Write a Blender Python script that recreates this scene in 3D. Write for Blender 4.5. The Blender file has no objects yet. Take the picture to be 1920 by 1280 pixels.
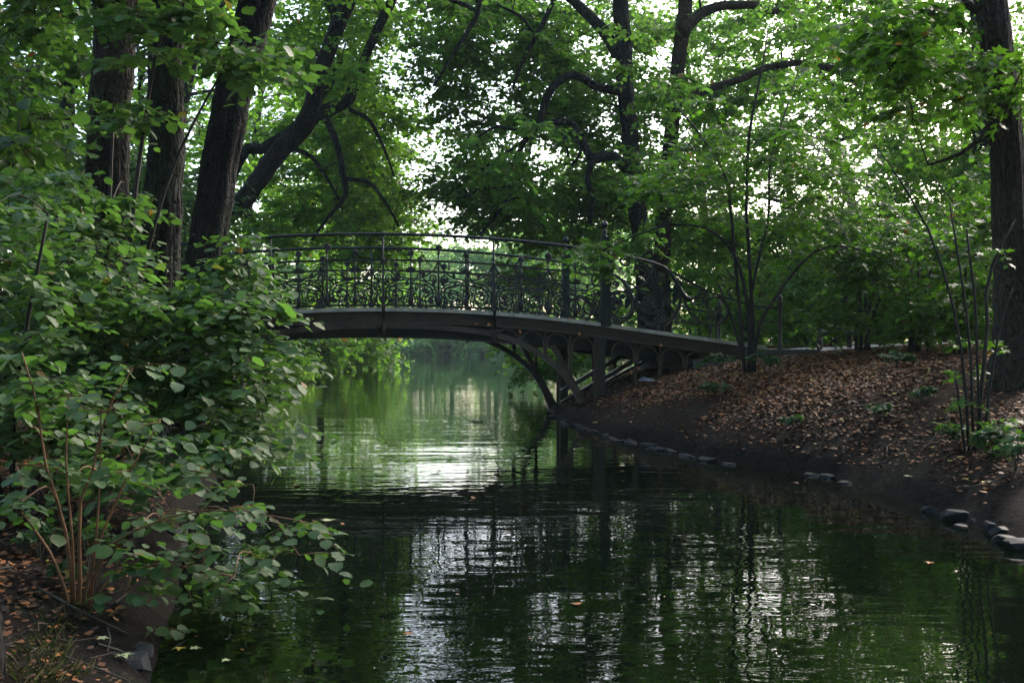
import bpy, math, random
import numpy as np
from mathutils import Vector, Matrix

# ------------------------------------------------------------------ camera, sky, sun, exposure
SC = bpy.context.scene
COL = SC.collection
H = 1.30                                   # camera height over the water
F = 2000.0                                 # focal length in pixels of the 1920 px photograph
cam_d = bpy.data.cameras.new("camera")
cam = bpy.data.objects.new("camera", cam_d)
COL.objects.link(cam)
cam.location = (0, 0, H)
cam.rotation_euler = (math.pi / 2, 0, 0)
cam_d.sensor_width = 36.0
cam_d.lens = 36.0 * F / 1920.0
cam_d.clip_start = 0.05
cam_d.clip_end = 3000
SC.camera = cam

SUN_EL, SUN_AZ = math.radians(32), math.radians(38)    # azimuth measured from +Y (view direction) towards +X
world = bpy.data.worlds.new("World")
SC.world = world
world.use_nodes = True
wn = world.node_tree.nodes
sky = wn.new("ShaderNodeTexSky")
sky.sky_type = 'NISHITA'
sky.sun_disc = False
sky.sun_elevation = SUN_EL
sky.sun_rotation = SUN_AZ
sky.air_density = 1.0
sky.dust_density = 3.0
sky.ozone_density = 1.0
bg = wn["Background"]
bg.inputs[1].default_value = 0.15
world.node_tree.links.new(sky.outputs[0], bg.inputs[0])

sun_d = bpy.data.lights.new("sun", 'SUN')
sun_d.energy = 1.0
sun_d.angle = math.radians(12)
sun_d.color = (1.0, 0.93, 0.84)
sun = bpy.data.objects.new("sun", sun_d)
COL.objects.link(sun)
sdir = Vector((math.sin(SUN_AZ) * math.cos(SUN_EL), math.cos(SUN_AZ) * math.cos(SUN_EL), math.sin(SUN_EL)))
sun.rotation_euler = sdir.to_track_quat('Z', 'Y').to_euler()
sun.location = (30, 40, 60)

SC.view_settings.view_transform = 'Standard'
SC.view_settings.look = 'None'
SC.view_settings.exposure = 1.92
SC.view_settings.gamma = 1.0
SC.view_settings.use_curve_mapping = False
SC.render.engine = 'CYCLES'
SC.cycles.use_denoising = True
SC.cycles.max_bounces = 7
SC.cycles.diffuse_bounces = 3
SC.cycles.glossy_bounces = 3
SC.cycles.transmission_bounces = 4
SC.cycles.volume_bounces = 0
SC.cycles.use_adaptive_sampling = True
SC.cycles.adaptive_threshold = 0.015
SC.cycles.volume_step_rate = 4.0

rng = np.random.default_rng(11)
random.seed(5)


def at(px, py, Y):
    """point at depth Y metres seen where the photograph shows pixel (px, py)"""
    return np.array([(px - 960.0) / F * Y, Y, H + (640.0 - py) / F * Y])


# ------------------------------------------------------------------ object helpers
OFF = {}


def tag(o, label=None, cat=None, group=None, kind=None):
    if label: o['label'] = label
    if cat: o['category'] = cat
    if group: o['group'] = group
    if kind: o['kind'] = kind
    return o


def thing(name, loc, label, cat, group=None):
    o = bpy.data.objects.new(name, None)
    o.empty_display_size = 0.2
    COL.objects.link(o)
    o.location = tuple(float(v) for v in loc)
    OFF[o.name] = np.array(loc, float)
    return tag(o, label, cat, group)


def link(name, me, parent=None, loc=None):
    o = bpy.data.objects.new(name, me)
    COL.objects.link(o)
    if parent is not None:
        o.parent = parent
        OFF[o.name] = OFF.get(parent.name, np.zeros(3))
    elif loc is not None:
        o.location = loc
        OFF[o.name] = np.array(loc, float)
    return o


class MB:
    """collects verts and faces in world coordinates; build() makes ONE mesh object"""
    def __init__(self):
        self.v = []; self.f = []; self.n = 0; self.sm = []

    def add(self, verts, faces, smooth=True):
        verts = np.asarray(verts, float)
        self.v.append(verts)
        for f in faces:
            self.f.append(tuple(int(i) + self.n for i in f))
        self.sm += [smooth] * len(faces)
        self.n += len(verts)

    def tube(self, pts, rad, sides=6, cap=True, rough=0.0, seed=0, furrow=0, flat=None):
        pts = np.asarray(pts, float)
        n = len(pts)
        rad = np.broadcast_to(np.asarray(rad, float), (n,))
        tan = np.gradient(pts, axis=0)
        tan /= np.linalg.norm(tan, axis=1)[:, None] + 1e-9
        a = np.array([0, 0, 1.0]) if abs(tan[0][2]) < 0.8 else np.array([1.0, 0, 0])
        nn = np.cross(tan[0], a); nn /= np.linalg.norm(nn)
        th = np.arange(sides) * 2 * math.pi / sides
        out = np.zeros((n, sides, 3))
        rg = np.random.default_rng(seed)
        if rough:
            walk = rg.normal(0, 1, (n, sides))
            for i in range(1, n):
                walk[i] = walk[i - 1] * 0.86 + walk[i] * 0.5
            fur = rg.normal(0, 1, sides)
        for i in range(n):
            nn = nn - tan[i] * np.dot(nn, tan[i]); nn /= np.linalg.norm(nn) + 1e-9
            bb = np.cross(tan[i], nn)
            r = rad[i] * np.ones(sides)
            if rough:
                r = r * (1 + rough * (walk[i] + furrow * fur))
            out[i] = pts[i] + (np.cos(th) * r)[:, None] * nn + (np.sin(th) * r)[:, None] * bb
        faces = []
        for i in range(n - 1):
            for j in range(sides):
                k = (j + 1) % sides
                faces.append((i * sides + j, i * sides + k, (i + 1) * sides + k, (i + 1) * sides + j))
        if cap:
            faces.append(tuple(range(sides))[::-1]); faces.append(tuple((n - 1) * sides + j for j in range(sides)))
        self.add(out.reshape(-1, 3), faces)
        return self

    def box(self, c8):
        self.add(c8, [(0, 3, 2, 1), (4, 5, 6, 7), (0, 1, 5, 4), (1, 2, 6, 5), (2, 3, 7, 6), (3, 0, 4, 7)], smooth=False)
        return self

    def build(self, name, m, parent=None, loc=None):
        me = bpy.data.meshes.new(name)
        off = OFF.get(parent.name, np.zeros(3)) if parent is not None else (np.array(loc, float) if loc is not None else np.zeros(3))
        v = np.concatenate(self.v) - off
        me.from_pydata(v.tolist(), [], self.f)
        me.polygons.foreach_set("use_smooth", self.sm)
        me.materials.append(m)
        me.update()
        return link(name, me, parent, loc)


def catmull(pts, n):
    """smooth a polyline (columns may hold the radius too)"""
    p = np.asarray(pts, float)
    if len(p) < 3:
        t = np.linspace(0, 1, n)[:, None]
        return p[0] * (1 - t) + p[-1] * t
    p = np.vstack([2 * p[0] - p[1], p, 2 * p[-1] - p[-2]])
    m = len(p) - 3
    out = []
    for u in np.linspace(0, m - 1e-6, n):
        i = int(u); t = u - i
        a, b, c, d = p[i], p[i + 1], p[i + 2], p[i + 3]
        out.append(0.5 * ((2 * b) + (-a + c) * t + (2 * a - 5 * b + 4 * c - d) * t * t + (-a + 3 * b - 3 * c + d) * t ** 3))
    return np.array(out)


# ------------------------------------------------------------------ materials
def new_mat(name):
    m = bpy.data.materials.new(name)
    m.use_nodes = True
    nt = m.node_tree
    nt.nodes.clear()
    out = nt.nodes.new("ShaderNodeOutputMaterial")
    return m, nt, out


def node(nt, t, **kw):
    n = nt.nodes.new(t)
    for k, v in kw.items():
        setattr(n, k, v)
    return n


def ramp(nt, fac, stops, interp='LINEAR'):
    r = nt.nodes.new("ShaderNodeValToRGB")
    r.color_ramp.interpolation = interp
    el = r.color_ramp.elements
    while len(el) < len(stops):
        el.new(0.5)
    for e, (p, c) in zip(el, stops):
        e.position = p
        e.color = (*c, 1.0)
    nt.links.new(fac, r.inputs[0])
    return r.outputs[0]


def noise(nt, vec, scale, detail=4, rough=0.55, dist=0.0):
    n = nt.nodes.new("ShaderNodeTexNoise")
    n.inputs['Scale'].default_value = scale
    n.inputs['Detail'].default_value = detail
    n.inputs['Roughness'].default_value = rough
    n.inputs['Distortion'].default_value = dist
    if vec is not None:
        nt.links.new(vec, n.inputs['Vector'])
    return n.outputs['Fac']


def mapping(nt, scale=(1, 1, 1), rot=(0, 0, 0), coord='Object'):
    tc = nt.nodes.new("ShaderNodeTexCoord")
    mp = nt.nodes.new("ShaderNodeMapping")
    mp.inputs['Scale'].default_value = scale
    mp.inputs['Rotation'].default_value = rot
    nt.links.new(tc.outputs[coord], mp.inputs['Vector'])
    return mp.outputs[0]


def worldpos(nt, scale=(1, 1, 1), rot=(0, 0, 0)):
    g = nt.nodes.new("ShaderNodeNewGeometry")
    mp = nt.nodes.new("ShaderNodeMapping")
    mp.inputs['Scale'].default_value = scale
    mp.inputs['Rotation'].default_value = rot
    nt.links.new(g.outputs['Position'], mp.inputs['Vector'])
    return mp.outputs[0]


def math_n(nt, op, a, b=None, c=None):
    n = nt.nodes.new("ShaderNodeMath")
    n.operation = op
    for i, x in enumerate((a, b, c)):
        if x is None: continue
        if isinstance(x, (int, float)): n.inputs[i].default_value = x
        else: nt.links.new(x, n.inputs[i])
    return n.outputs[0]


def mixc(nt, fac, a, b):
    n = nt.nodes.new("ShaderNodeMix")
    n.data_type = 'RGBA'
    if isinstance(fac, (int, float)): n.inputs[0].default_value = fac
    else: nt.links.new(fac, n.inputs[0])
    for i, x in ((6, a), (7, b)):
        if isinstance(x, tuple): n.inputs[i].default_value = (*x, 1)
        else: nt.links.new(x, n.inputs[i])
    return n.outputs[2]


def bump(nt, h, strength, dist):
    b = nt.nodes.new("ShaderNodeBump")
    b.inputs['Strength'].default_value = strength
    b.inputs['Distance'].default_value = dist
    nt.links.new(h, b.inputs['Height'])
    return b.outputs[0]


def principled(nt, out, col, rough, spec=0.5, nrm=None, metallic=0.0):
    p = nt.nodes.new("ShaderNodeBsdfPrincipled")
    if isinstance(col, tuple): p.inputs['Base Color'].default_value = (*col, 1)
    else: nt.links.new(col, p.inputs['Base Color'])
    if isinstance(rough, (int, float)): p.inputs['Roughness'].default_value = rough
    else: nt.links.new(rough, p.inputs['Roughness'])
    p.inputs['Specular IOR Level'].default_value = spec
    p.inputs['Metallic'].default_value = metallic
    if nrm is not None: nt.links.new(nrm, p.inputs['Normal'])
    if out is not None: nt.links.new(p.outputs[0], out.inputs[0])
    return p


def leaf_material(name, dark, mid, light, trans, tfac=0.45, rough=0.42, spec=0.45, veins=False):
    m, nt, out = new_mat(name)
    a = node(nt, "ShaderNodeAttribute", attribute_name="tone")
    col = ramp(nt, a.outputs['Fac'], [(0.0, dark), (0.5, mid), (0.93, light), (0.985, (0.16, 0.12, 0.02)), (1.0, (0.22, 0.075, 0.02))])
    tcol = ramp(nt, a.outputs['Fac'], [(0.0, tuple(c * 0.6 for c in trans)), (0.6, trans), (0.93, tuple(min(1, c * 1.35) for c in trans)), (1.0, (0.3, 0.12, 0.02))])
    nrm = None
    if veins:
        r = node(nt, "ShaderNodeAttribute", attribute_name="rim")
        uv = node(nt, "ShaderNodeAttribute", attribute_name="luv")
        sp = nt.nodes.new("ShaderNodeSeparateXYZ")
        nt.links.new(uv.outputs['Vector'], sp.inputs[0])
        ax = math_n(nt, 'ABSOLUTE', sp.outputs[0])
        ph = math_n(nt, 'MULTIPLY_ADD', ax, -0.75, sp.outputs[1])
        sn = math_n(nt, 'SINE', math_n(nt, 'MULTIPLY', ph, 52.0))
        vein = math_n(nt, 'GREATER_THAN', sn, 0.86)
        rib = math_n(nt, 'LESS_THAN', ax, 0.018)
        ve = math_n(nt, 'MULTIPLY', math_n(nt, 'MAXIMUM', vein, rib), 0.45)
        col = mixc(nt, ve, col, (0.10, 0.17, 0.075))
        blot = noise(nt, mapping(nt, coord='Object'), 14.0, 3)
        rimf = math_n(nt, 'MULTIPLY', math_n(nt, 'MULTIPLY', math_n(nt, 'MAXIMUM', math_n(nt, 'SUBTRACT', r.outputs['Fac'], 0.66), 0.0), 2.6), math_n(nt, 'GREATER_THAN', math_n(nt, 'ADD', blot, math_n(nt, 'MULTIPLY', r.outputs['Fac'], 0.12)), 0.56))
        col = mixc(nt, rimf, col, (0.17, 0.065, 0.025))
        nrm = bump(nt, math_n(nt, 'ADD', sn, math_n(nt, 'MULTIPLY', blot, 2.0)), 0.25, 0.004)
    p = principled(nt, None, col, rough, spec, nrm)
    t = node(nt, "ShaderNodeBsdfTranslucent")
    nt.links.new(tcol, t.inputs['Color'])
    mx = node(nt, "ShaderNodeMixShader")
    mx.inputs[0].default_value = tfac
    nt.links.new(p.outputs[0], mx.inputs[1])
    nt.links.new(t.outputs[0], mx.inputs[2])
    nt.links.new(mx.outputs[0], out.inputs[0])
    return m


def bark_material(name, a, b, moss=0.0, scale=1.0, strength=1.0):
    m, nt, out = new_mat(name)
    v = worldpos(nt, (12 * scale, 12 * scale, 3.6 * scale))
    w = nt.nodes.new("ShaderNodeTexVoronoi")
    w.feature = 'DISTANCE_TO_EDGE'
    w.inputs['Scale'].default_value = 1.3
    w.inputs['Randomness'].default_value = 1.0
    wv = nt.nodes.new("ShaderNodeVectorMath"); wv.operation = 'ADD'
    nz = nt.nodes.new("ShaderNodeTexNoise"); nz.inputs['Scale'].default_value = 1.2; nz.inputs['Detail'].default_value = 4
    nt.links.new(v, nz.inputs['Vector'])
    sc = nt.nodes.new("ShaderNodeVectorMath"); sc.operation = 'SCALE'; sc.inputs[3].default_value = 1.6
    nt.links.new(nz.outputs['Color'], sc.inputs[0])
    nt.links.new(v, wv.inputs[0]); nt.links.new(sc.outputs[0], wv.inputs[1])
    nt.links.new(wv.outputs[0], w.inputs['Vector'])
    crack = ramp(nt, w.outputs['Distance'], [(0.0, (0, 0, 0)), (0.22, (1, 1, 1))])
    fine = noise(nt, v, 3.0, 6, 0.65)
    h = math_n(nt, 'ADD', math_n(nt, 'MULTIPLY', crack, 0.8), math_n(nt, 'MULTIPLY', fine, 0.5))
    col = ramp(nt, fine, [(0.25, a), (0.75, b)])
    big = noise(nt, worldpos(nt, (1.6, 1.6, 0.5)), 1.0, 3)
    col = mixc(nt, ramp(nt, big, [(0.42, (0, 0, 0)), (0.62, (0.8, 0.8, 0.8))]), col, tuple(c * 0.45 for c in a))
    if moss:
        mo = ramp(nt, noise(nt, worldpos(nt), 2.3, 5), [(0.5, (0, 0, 0)), (0.7, (moss,) * 3)])
        col = mixc(nt, mo, col, (0.035, 0.05, 0.018))
    principled(nt, out, col, 0.85, 0.25, bump(nt, h, 1.0 * strength, 0.06))
    return m


def plain(name, col, rough=0.5, spec=0.5, var=0.35, vscale=6.0, bumpd=0.003, rust=0.0):
    m, nt, out = new_mat(name)
    p = worldpos(nt)
    n1 = noise(nt, p, vscale, 6, 0.6)
    n2 = noise(nt, p, vscale * 7, 4, 0.6)
    c = ramp(nt, n1, [(0.3, tuple(x * (1 - var) for x in col)), (0.7, tuple(min(1, x * (1 + var)) for x in col))])
    if rust:
        c = mixc(nt, ramp(nt, n2, [(0.56, (0, 0, 0)), (0.7, (rust,) * 3)]), c, (0.07, 0.03, 0.014))
    r = ramp(nt, n1, [(0.3, (max(0, rough - 0.12),) * 3), (0.7, (min(1, rough + 0.12),) * 3)])
    principled(nt, out, c, r, spec, bump(nt, math_n(nt, 'ADD', n2, n1), 0.4, bumpd))
    return m


M = {}
M['hazel'] = leaf_material("hazel_leaf", (0.040, 0.086, 0.032), (0.064, 0.125, 0.044), (0.095, 0.155, 0.045), (0.12, 0.28, 0.035), 0.36, 0.48, 0.32, veins=True)
M['hazel_mass'] = leaf_material("hazel_mass", (0.022, 0.058, 0.022), (0.038, 0.092, 0.032), (0.066, 0.135, 0.036), (0.07, 0.19, 0.022), 0.30, 0.40, 0.55)
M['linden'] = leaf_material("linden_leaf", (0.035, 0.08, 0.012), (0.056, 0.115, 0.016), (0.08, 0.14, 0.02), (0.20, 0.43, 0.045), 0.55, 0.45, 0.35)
M['linden_dark'] = leaf_material("dark_linden_leaf", (0.024, 0.058, 0.014), (0.040, 0.088, 0.020), (0.065, 0.12, 0.025), (0.10, 0.24, 0.025), 0.42, 0.45, 0.4)  # darker, less translucent linden green for the left trees
M['seedling'] = leaf_material("seedling_leaf", (0.018, 0.048, 0.018), (0.03, 0.07, 0.026), (0.045, 0.09, 0.03), (0.05, 0.14, 0.02), 0.3, 0.6, 0.2)
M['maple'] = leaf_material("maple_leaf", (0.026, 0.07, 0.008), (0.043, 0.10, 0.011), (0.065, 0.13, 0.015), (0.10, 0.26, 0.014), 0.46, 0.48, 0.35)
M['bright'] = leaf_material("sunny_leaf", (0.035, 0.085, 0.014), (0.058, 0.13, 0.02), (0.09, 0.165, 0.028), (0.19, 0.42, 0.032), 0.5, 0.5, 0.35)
M['grass'] = leaf_material("dull_grass", (0.05, 0.07, 0.028), (0.08, 0.095, 0.04), (0.13, 0.13, 0.06), (0.06, 0.09, 0.02), 0.25, 0.6, 0.2)
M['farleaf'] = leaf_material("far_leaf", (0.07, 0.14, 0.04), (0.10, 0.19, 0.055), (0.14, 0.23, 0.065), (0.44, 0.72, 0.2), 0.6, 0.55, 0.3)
M['bark_grey'] = bark_material("bark_grey_brown", (0.024, 0.019, 0.014), (0.095, 0.074, 0.054), 0.4)
M['bark_dark'] = bark_material("bark_dark", (0.006, 0.006, 0.006), (0.026, 0.024, 0.022), 0.5)
M['bark_black'] = bark_material("bark_black", (0.005, 0.005, 0.005), (0.015, 0.014, 0.013), 0.3, 0.8)
M['bark_brown'] = bark_material("bark_brown", (0.035, 0.022, 0.013), (0.085, 0.055, 0.034), 0.2)
M['stem_red'] = plain("reddish_stem", (0.16, 0.075, 0.035), 0.6, 0.3, 0.4, 9)
M['stem_dark'] = plain("dark_stem", (0.016, 0.013, 0.010), 0.7, 0.3, 0.4, 9)
M['stem_tan'] = plain("tan_stem", (0.06, 0.05, 0.036), 0.7, 0.3, 0.4, 9)
M['iron'] = plain("dark_iron_paint", (0.011, 0.012, 0.010), 0.42, 0.4, 0.4, 5, 0.002, 0.5)
M['iron_brown'] = plain("weathered_brown_iron", (0.042, 0.030, 0.020), 0.55, 0.3, 0.65, 2.2, 0.004, 0.8)
M['iron_green'] = plain("dark_green_iron", (0.004, 0.015, 0.012), 0.5, 0.3, 0.35, 4, 0.002, 0.2)
M['tan'] = plain("tan_iron", (0.062, 0.046, 0.032), 0.5, 0.35, 0.55, 3, 0.003, 0.5)  # lighter tan that sets flange, rib and hoops apart
M['ledge'] = plain("worn_lit_ledge_iron", (0.42, 0.37, 0.30), 0.45, 0.6, 0.4, 4, 0.002, 0.5)  # worn paint, lightened further in place of the light the ledge catches
M['stone'] = plain("blue_grey_stone", (0.009, 0.012, 0.014), 0.7, 0.25, 0.6, 5, 0.012)
M['concrete'] = plain("dark_concrete", (0.085, 0.085, 0.08), 0.8, 0.3, 0.4, 3, 0.008)
M['wood'] = plain("dark_wood", (0.03, 0.026, 0.022), 0.75, 0.3, 0.4, 5, 0.004)
M['path'] = plain("pale_gravel", (0.34, 0.31, 0.28), 0.9, 0.2, 0.2, 8, 0.006)
M['rag'] = plain("pale_scrap", (0.10, 0.12, 0.14), 0.5, 0.4, 0.2, 8, 0.003)


def litter_material(name):
    m, nt, out = new_mat(name)
    a = node(nt, "ShaderNodeAttribute", attribute_name="tone")
    col = ramp(nt, a.outputs['Fac'], [(0.0, (0.035, 0.017, 0.008)), (0.3, (0.11, 0.046, 0.015)), (0.65, (0.26, 0.092, 0.022)), (0.9, (0.38, 0.145, 0.038)), (0.985, (0.27, 0.19, 0.09)), (1.0, (0.42, 0.33, 0.06))])
    principled(nt, out, col, 0.65, 0.3)
    return m


M['litter'] = litter_material("fallen_leaf_brown")
M['yellow'] = plain("fallen_leaf_yellow", (0.50, 0.36, 0.06), 0.6, 0.3, 0.2, 20, 0.001)
M['orange'] = plain("fallen_leaf_orange", (0.33, 0.12, 0.035), 0.6, 0.3, 0.3, 20, 0.001)
M['palegreen'] = plain("fallen_leaf_pale", (0.33, 0.36, 0.18), 0.6, 0.3, 0.3, 20, 0.001)


def ground_material():
    m, nt, out = new_mat("woodland_soil")
    p = worldpos(nt)
    n1 = noise(nt, p, 0.9, 6, 0.6)
    n2 = noise(nt, p, 16.0, 6, 0.7)
    n3 = noise(nt, p, 60.0, 4, 0.7)
    soil = ramp(nt, n2, [(0.3, (0.006, 0.005, 0.004)), (0.7, (0.020, 0.015, 0.012))])
    brown = ramp(nt, n3, [(0.3, (0.018, 0.009, 0.005)), (0.55, (0.05, 0.024, 0.011)), (0.75, (0.11, 0.05, 0.02))])
    sp = nt.nodes.new("ShaderNodeSeparateXYZ")
    g = nt.nodes.new("ShaderNodeNewGeometry")
    nt.links.new(g.outputs['Position'], sp.inputs[0])
    up = ramp(nt, math_n(nt, 'ADD', sp.outputs[2], math_n(nt, 'MULTIPLY', n1, 0.5)), [(0.42, (0, 0, 0)), (0.85, (0.75, 0.75, 0.75))])
    col = mixc(nt, up, soil, brown)
    gr = ramp(nt, noise(nt, p, 1.6, 4), [(0.56, (0, 0, 0)), (0.68, (0.5, 0.5, 0.5))])
    col = mixc(nt, gr, col, (0.03, 0.038, 0.016))
    h = math_n(nt, 'ADD', math_n(nt, 'MULTIPLY', n2, 1.0), math_n(nt, 'MULTIPLY', n3, 0.4))
    principled(nt, out, col, 0.9, 0.10, bump(nt, h, 1.0, 0.08))
    return m


def water_material():
    m, nt, out = new_mat("dark_pond_water")
    a = noise(nt, worldpos(nt, (0.9, 2.2, 1), (0, 0, 0.06)), 1.5, 2, 0.5, 0.6)
    b = noise(nt, worldpos(nt, (1.0, 1.7, 1), (0, 0, -0.12)), 5.0, 1, 0.45, 0.8)
    c = noise(nt, worldpos(nt, (1.0, 1.8, 1), (0, 0, 0.3)), 17.0, 1, 0.5)
    w = noise(nt, worldpos(nt, (0.30, 1.7, 1), (0, 0, 0.05)), 1.0, 3, 0.6, 0.3)
    patch = ramp(nt, noise(nt, worldpos(nt, (0.25, 0.4, 1)), 1.0, 2), [(0.35, (0.25, 0.25, 0.25)), (0.65, (1, 1, 1))])
    h = math_n(nt, 'ADD', math_n(nt, 'MULTIPLY', a, 0.0035), math_n(nt, 'MULTIPLY', math_n(nt, 'MULTIPLY', b, 0.0016), patch))
    h = math_n(nt, 'ADD', h, math_n(nt, 'MULTIPLY', math_n(nt, 'MULTIPLY', c, 0.00010), patch))
    sp = nt.nodes.new("ShaderNodeSeparateXYZ")
    g = nt.nodes.new("ShaderNodeNewGeometry")
    nt.links.new(g.outputs['Position'], sp.inputs[0])
    calm = ramp(nt, math_n(nt, 'MULTIPLY', sp.outputs[1], 0.01), [(0.18, (1, 1, 1)), (0.34, (0.22, 0.22, 0.22))])
    h = math_n(nt, 'MULTIPLY', math_n(nt, 'ADD', h, math_n(nt, 'MULTIPLY', w, 0.006)), calm)
    w2 = noise(nt, worldpos(nt, (0.05, 0.34, 1), (0, 0, -0.03)), 1.0, 3, 0.55, 0.2)
    h = math_n(nt, 'ADD', h, math_n(nt, 'MULTIPLY', w2, 0.022))
    bm = nt.nodes.new("ShaderNodeBump")
    bm.inputs['Strength'].default_value = 1.0
    bm.inputs['Distance'].default_value = 1.0
    nt.links.new(h, bm.inputs['Height'])
    p = principled(nt, out, (0.0025, 0.005, 0.002), 0.012, 0.5, bm.outputs[0])
    p.inputs['IOR'].default_value = 1.33
    return m


# ------------------------------------------------------------------ terrain
RIGHT = [(9, -16), (5.5, -2), (3.6, 3.5), (3.16, 6.6), (3.24, 8), (3.19, 8.8), (3.06, 10.2), (2.49, 11.06), (2.07, 11.8), (1.82, 13), (1.4, 14.2),
         (0.97, 16.8), (0.72, 19.3), (1.1, 23), (2.2, 29), (3.7, 37), (12, 46), (30, 58), (60, 75), (90, 95)]
FAR = [(70, 116), (40, 110), (20, 106), (4, 104), (-12, 106), (-26, 104), (-36, 92)]
LEFT = [(-26, 70), (-11.5, 54), (-9.6, 46), (-8.4, 36), (-7.0, 28), (-6.4, 22), (-5.8, 17.4), (-4.9, 14), (-3.4, 12), (-2.7, 10), (-2.4, 8), (-1.9, 6),
        (-1.42, 4.06), (-0.5, 2.8), (1.1, 0.8), (2.2, -4), (4, -16)]
WPOLY = np.array(RIGHT + FAR + LEFT, float)
NR = len(RIGHT)


def smooth_noise(x, y, seed, sc):
    rg = np.random.default_rng(seed)
    z = np.zeros_like(x)
    for k in range(7):
        a = rg.uniform(0, 2 * math.pi); f = sc * rg.uniform(0.6, 2.4)
        z += np.sin((x * math.cos(a) + y * math.sin(a)) * f + rg.uniform(0, 6.28)) / (0.6 + f / sc)
    return z / 4


def shore(x, y):
    """signed distance to the waterline (land positive) and whether the left bank is the nearest"""
    x = np.asarray(x, float).ravel(); y = np.asarray(y, float).ravel()
    n = len(WPOLY)
    best = np.full(len(x), 1e9); idx = np.zeros(len(x), int); inside = np.zeros(len(x), bool)
    for i in range(n):
        ax, ay = WPOLY[i]; bx, by = WPOLY[(i + 1) % n]
        dx, dy = bx - ax, by - ay
        t = np.clip(((x - ax) * dx + (y - ay) * dy) / (dx * dx + dy * dy), 0, 1)
        d = np.hypot(x - ax - t * dx, y - ay - t * dy)
        m = d < best
        best[m] = d[m]; idx[m] = i
        c = ((ay > y) != (by > y)) & (x < (bx - ax) * (y - ay) / (by - ay + 1e-12) + ax)
        inside ^= c
    return np.where(inside, -best, best), idx


def ground(x, y):
    x = np.asarray(x, float); y = np.asarray(y, float); shp = x.shape
    sd, idx = shore(x, y)
    xr, yr = x.ravel(), y.ravel()
    sd = sd + 0.10 * smooth_noise(xr, yr, 3, 2.2)
    left = idx >= NR + len(FAR) - 1
    near = np.clip((9 - yr) / 6, 0, 1)
    top = np.where(left, 0.95, 1.17)
    fall = np.where(left, np.where(yr < 12.5, 3.2, 1.6), 2.0)
    z = top * (1 - np.exp(-np.clip(sd, 0, None) / fall)) + 0.07 * np.clip(sd / 0.12, 0, 1)
    z += np.clip(sd / 3, 0, 1) * 0.05 * smooth_noise(xr, yr, 5, 0.9) + np.clip(sd / 0.5, 0, 1) * (0.022 * smooth_noise(xr, yr, 6, 4.0) + 0.012 * smooth_noise(xr, yr, 8, 11.0))
    z = np.where(sd < 0, np.maximum(-0.9, sd * 0.6), z)
    return z.reshape(shp)


def gz(x, y):
    return float(ground(np.array([x]), np.array([y]))[0])


def ground_hit(px, py, y0=2.5, y1=60):
    """where the view ray through a pixel meets the bank"""
    Y = np.linspace(y0, y1, 900)
    X = (px - 960) / F * Y; Z = H + (640 - py) / F * Y
    g = ground(X, Y)
    k = np.argmax(Z <= g) if np.any(Z <= g) else len(Y) - 1
    return np.array([X[k], Y[k], g[k]])


def axis_steps(lo, mid0, mid1, hi, fine, coarse):
    a = [mid0]
    st = fine
    while a[-1] > lo:
        st = min(st * 1.18, coarse); a.append(a[-1] - st)
    a = a[::-1]
    while a[-1] < mid1: a.append(a[-1] + fine)
    st = fine
    while a[-1] < hi:
        st = min(st * 1.18, coarse); a.append(a[-1] + st)
    return np.array(a)


gx = axis_steps(-330, -7, 12, 330, 0.10, 60)
gy = axis_steps(-80, 1, 26, 480, 0.11, 60)
GX, GY = np.meshgrid(gx, gy)
GZ = ground(GX, GY)
nx, ny = len(gx), len(gy)
gv = np.stack([GX, GY, GZ], -1).reshape(-1, 3)
ii = np.arange((ny - 1) * (nx - 1)); r_, c_ = ii // (nx - 1), ii % (nx - 1)
gf = np.stack([r_ * nx + c_, r_ * nx + c_ + 1, (r_ + 1) * nx + c_ + 1, (r_ + 1) * nx + c_], 1)


def fast_mesh(name, verts, faces, mat, attrs=None, smooth=False):
    """numpy mesh: faces is an (m, k) array or a list of such arrays"""
    if not isinstance(faces, list): faces = [faces]
    me = bpy.data.meshes.new(name)
    nl = sum(f.size for f in faces); npoly = sum(len(f) for f in faces)
    me.vertices.add(len(verts)); me.loops.add(nl); me.polygons.add(npoly)
    me.vertices.foreach_set("co", np.ascontiguousarray(verts, dtype=np.float32).ravel())
    me.loops.foreach_set("vertex_index", np.concatenate([f.ravel() for f in faces]).astype(np.int32))
    tot = np.concatenate([np.full(len(f), f.shape[1]) for f in faces])
    st = np.concatenate([[0], np.cumsum(tot)[:-1]])
    me.polygons.foreach_set("loop_start", st.astype(np.int32))
    if smooth: me.polygons.foreach_set("use_smooth", np.ones(npoly, bool))
    for k, v in (attrs or {}).items():
        v = np.asarray(v, np.float32)
        if v.ndim == 1:
            me.attributes.new(k, 'FLOAT', 'POINT').data.foreach_set("value", v)
        else:
            me.attributes.new(k, 'FLOAT_VECTOR', 'POINT').data.foreach_set("vector", v.ravel())
    me.materials.append(mat)
    me.update(calc_edges=True)
    return me


g_o = link("ground", fast_mesh("ground", gv, gf, ground_material(), smooth=True))
tag(g_o, "dark woodland soil of both banks strewn with leaf mould", kind="structure")

wm = MB()
wm.add([(-140, -20, 0), (140, -20, 0), (140, 135, 0), (-140, 135, 0)], [(0, 1, 2, 3)], smooth=False)
w_o = wm.build("water", water_material())
tag(w_o, "dark green rippled water of the canal and the lake beyond", kind="structure")

# ------------------------------------------------------------------ the iron footbridge
BX, BY = -2.14, 17.7
BU = np.array([math.cos(math.radians(5)), math.sin(math.radians(5))])
BW = np.array([-math.sin(math.radians(11.6)), math.cos(math.radians(11.6))])
WID = 2.65


def P(s, w, z):
    return np.array([BX + s * BU[0] + w * BW[0], BY + s * BU[1] + w * BW[1], z])


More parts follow.
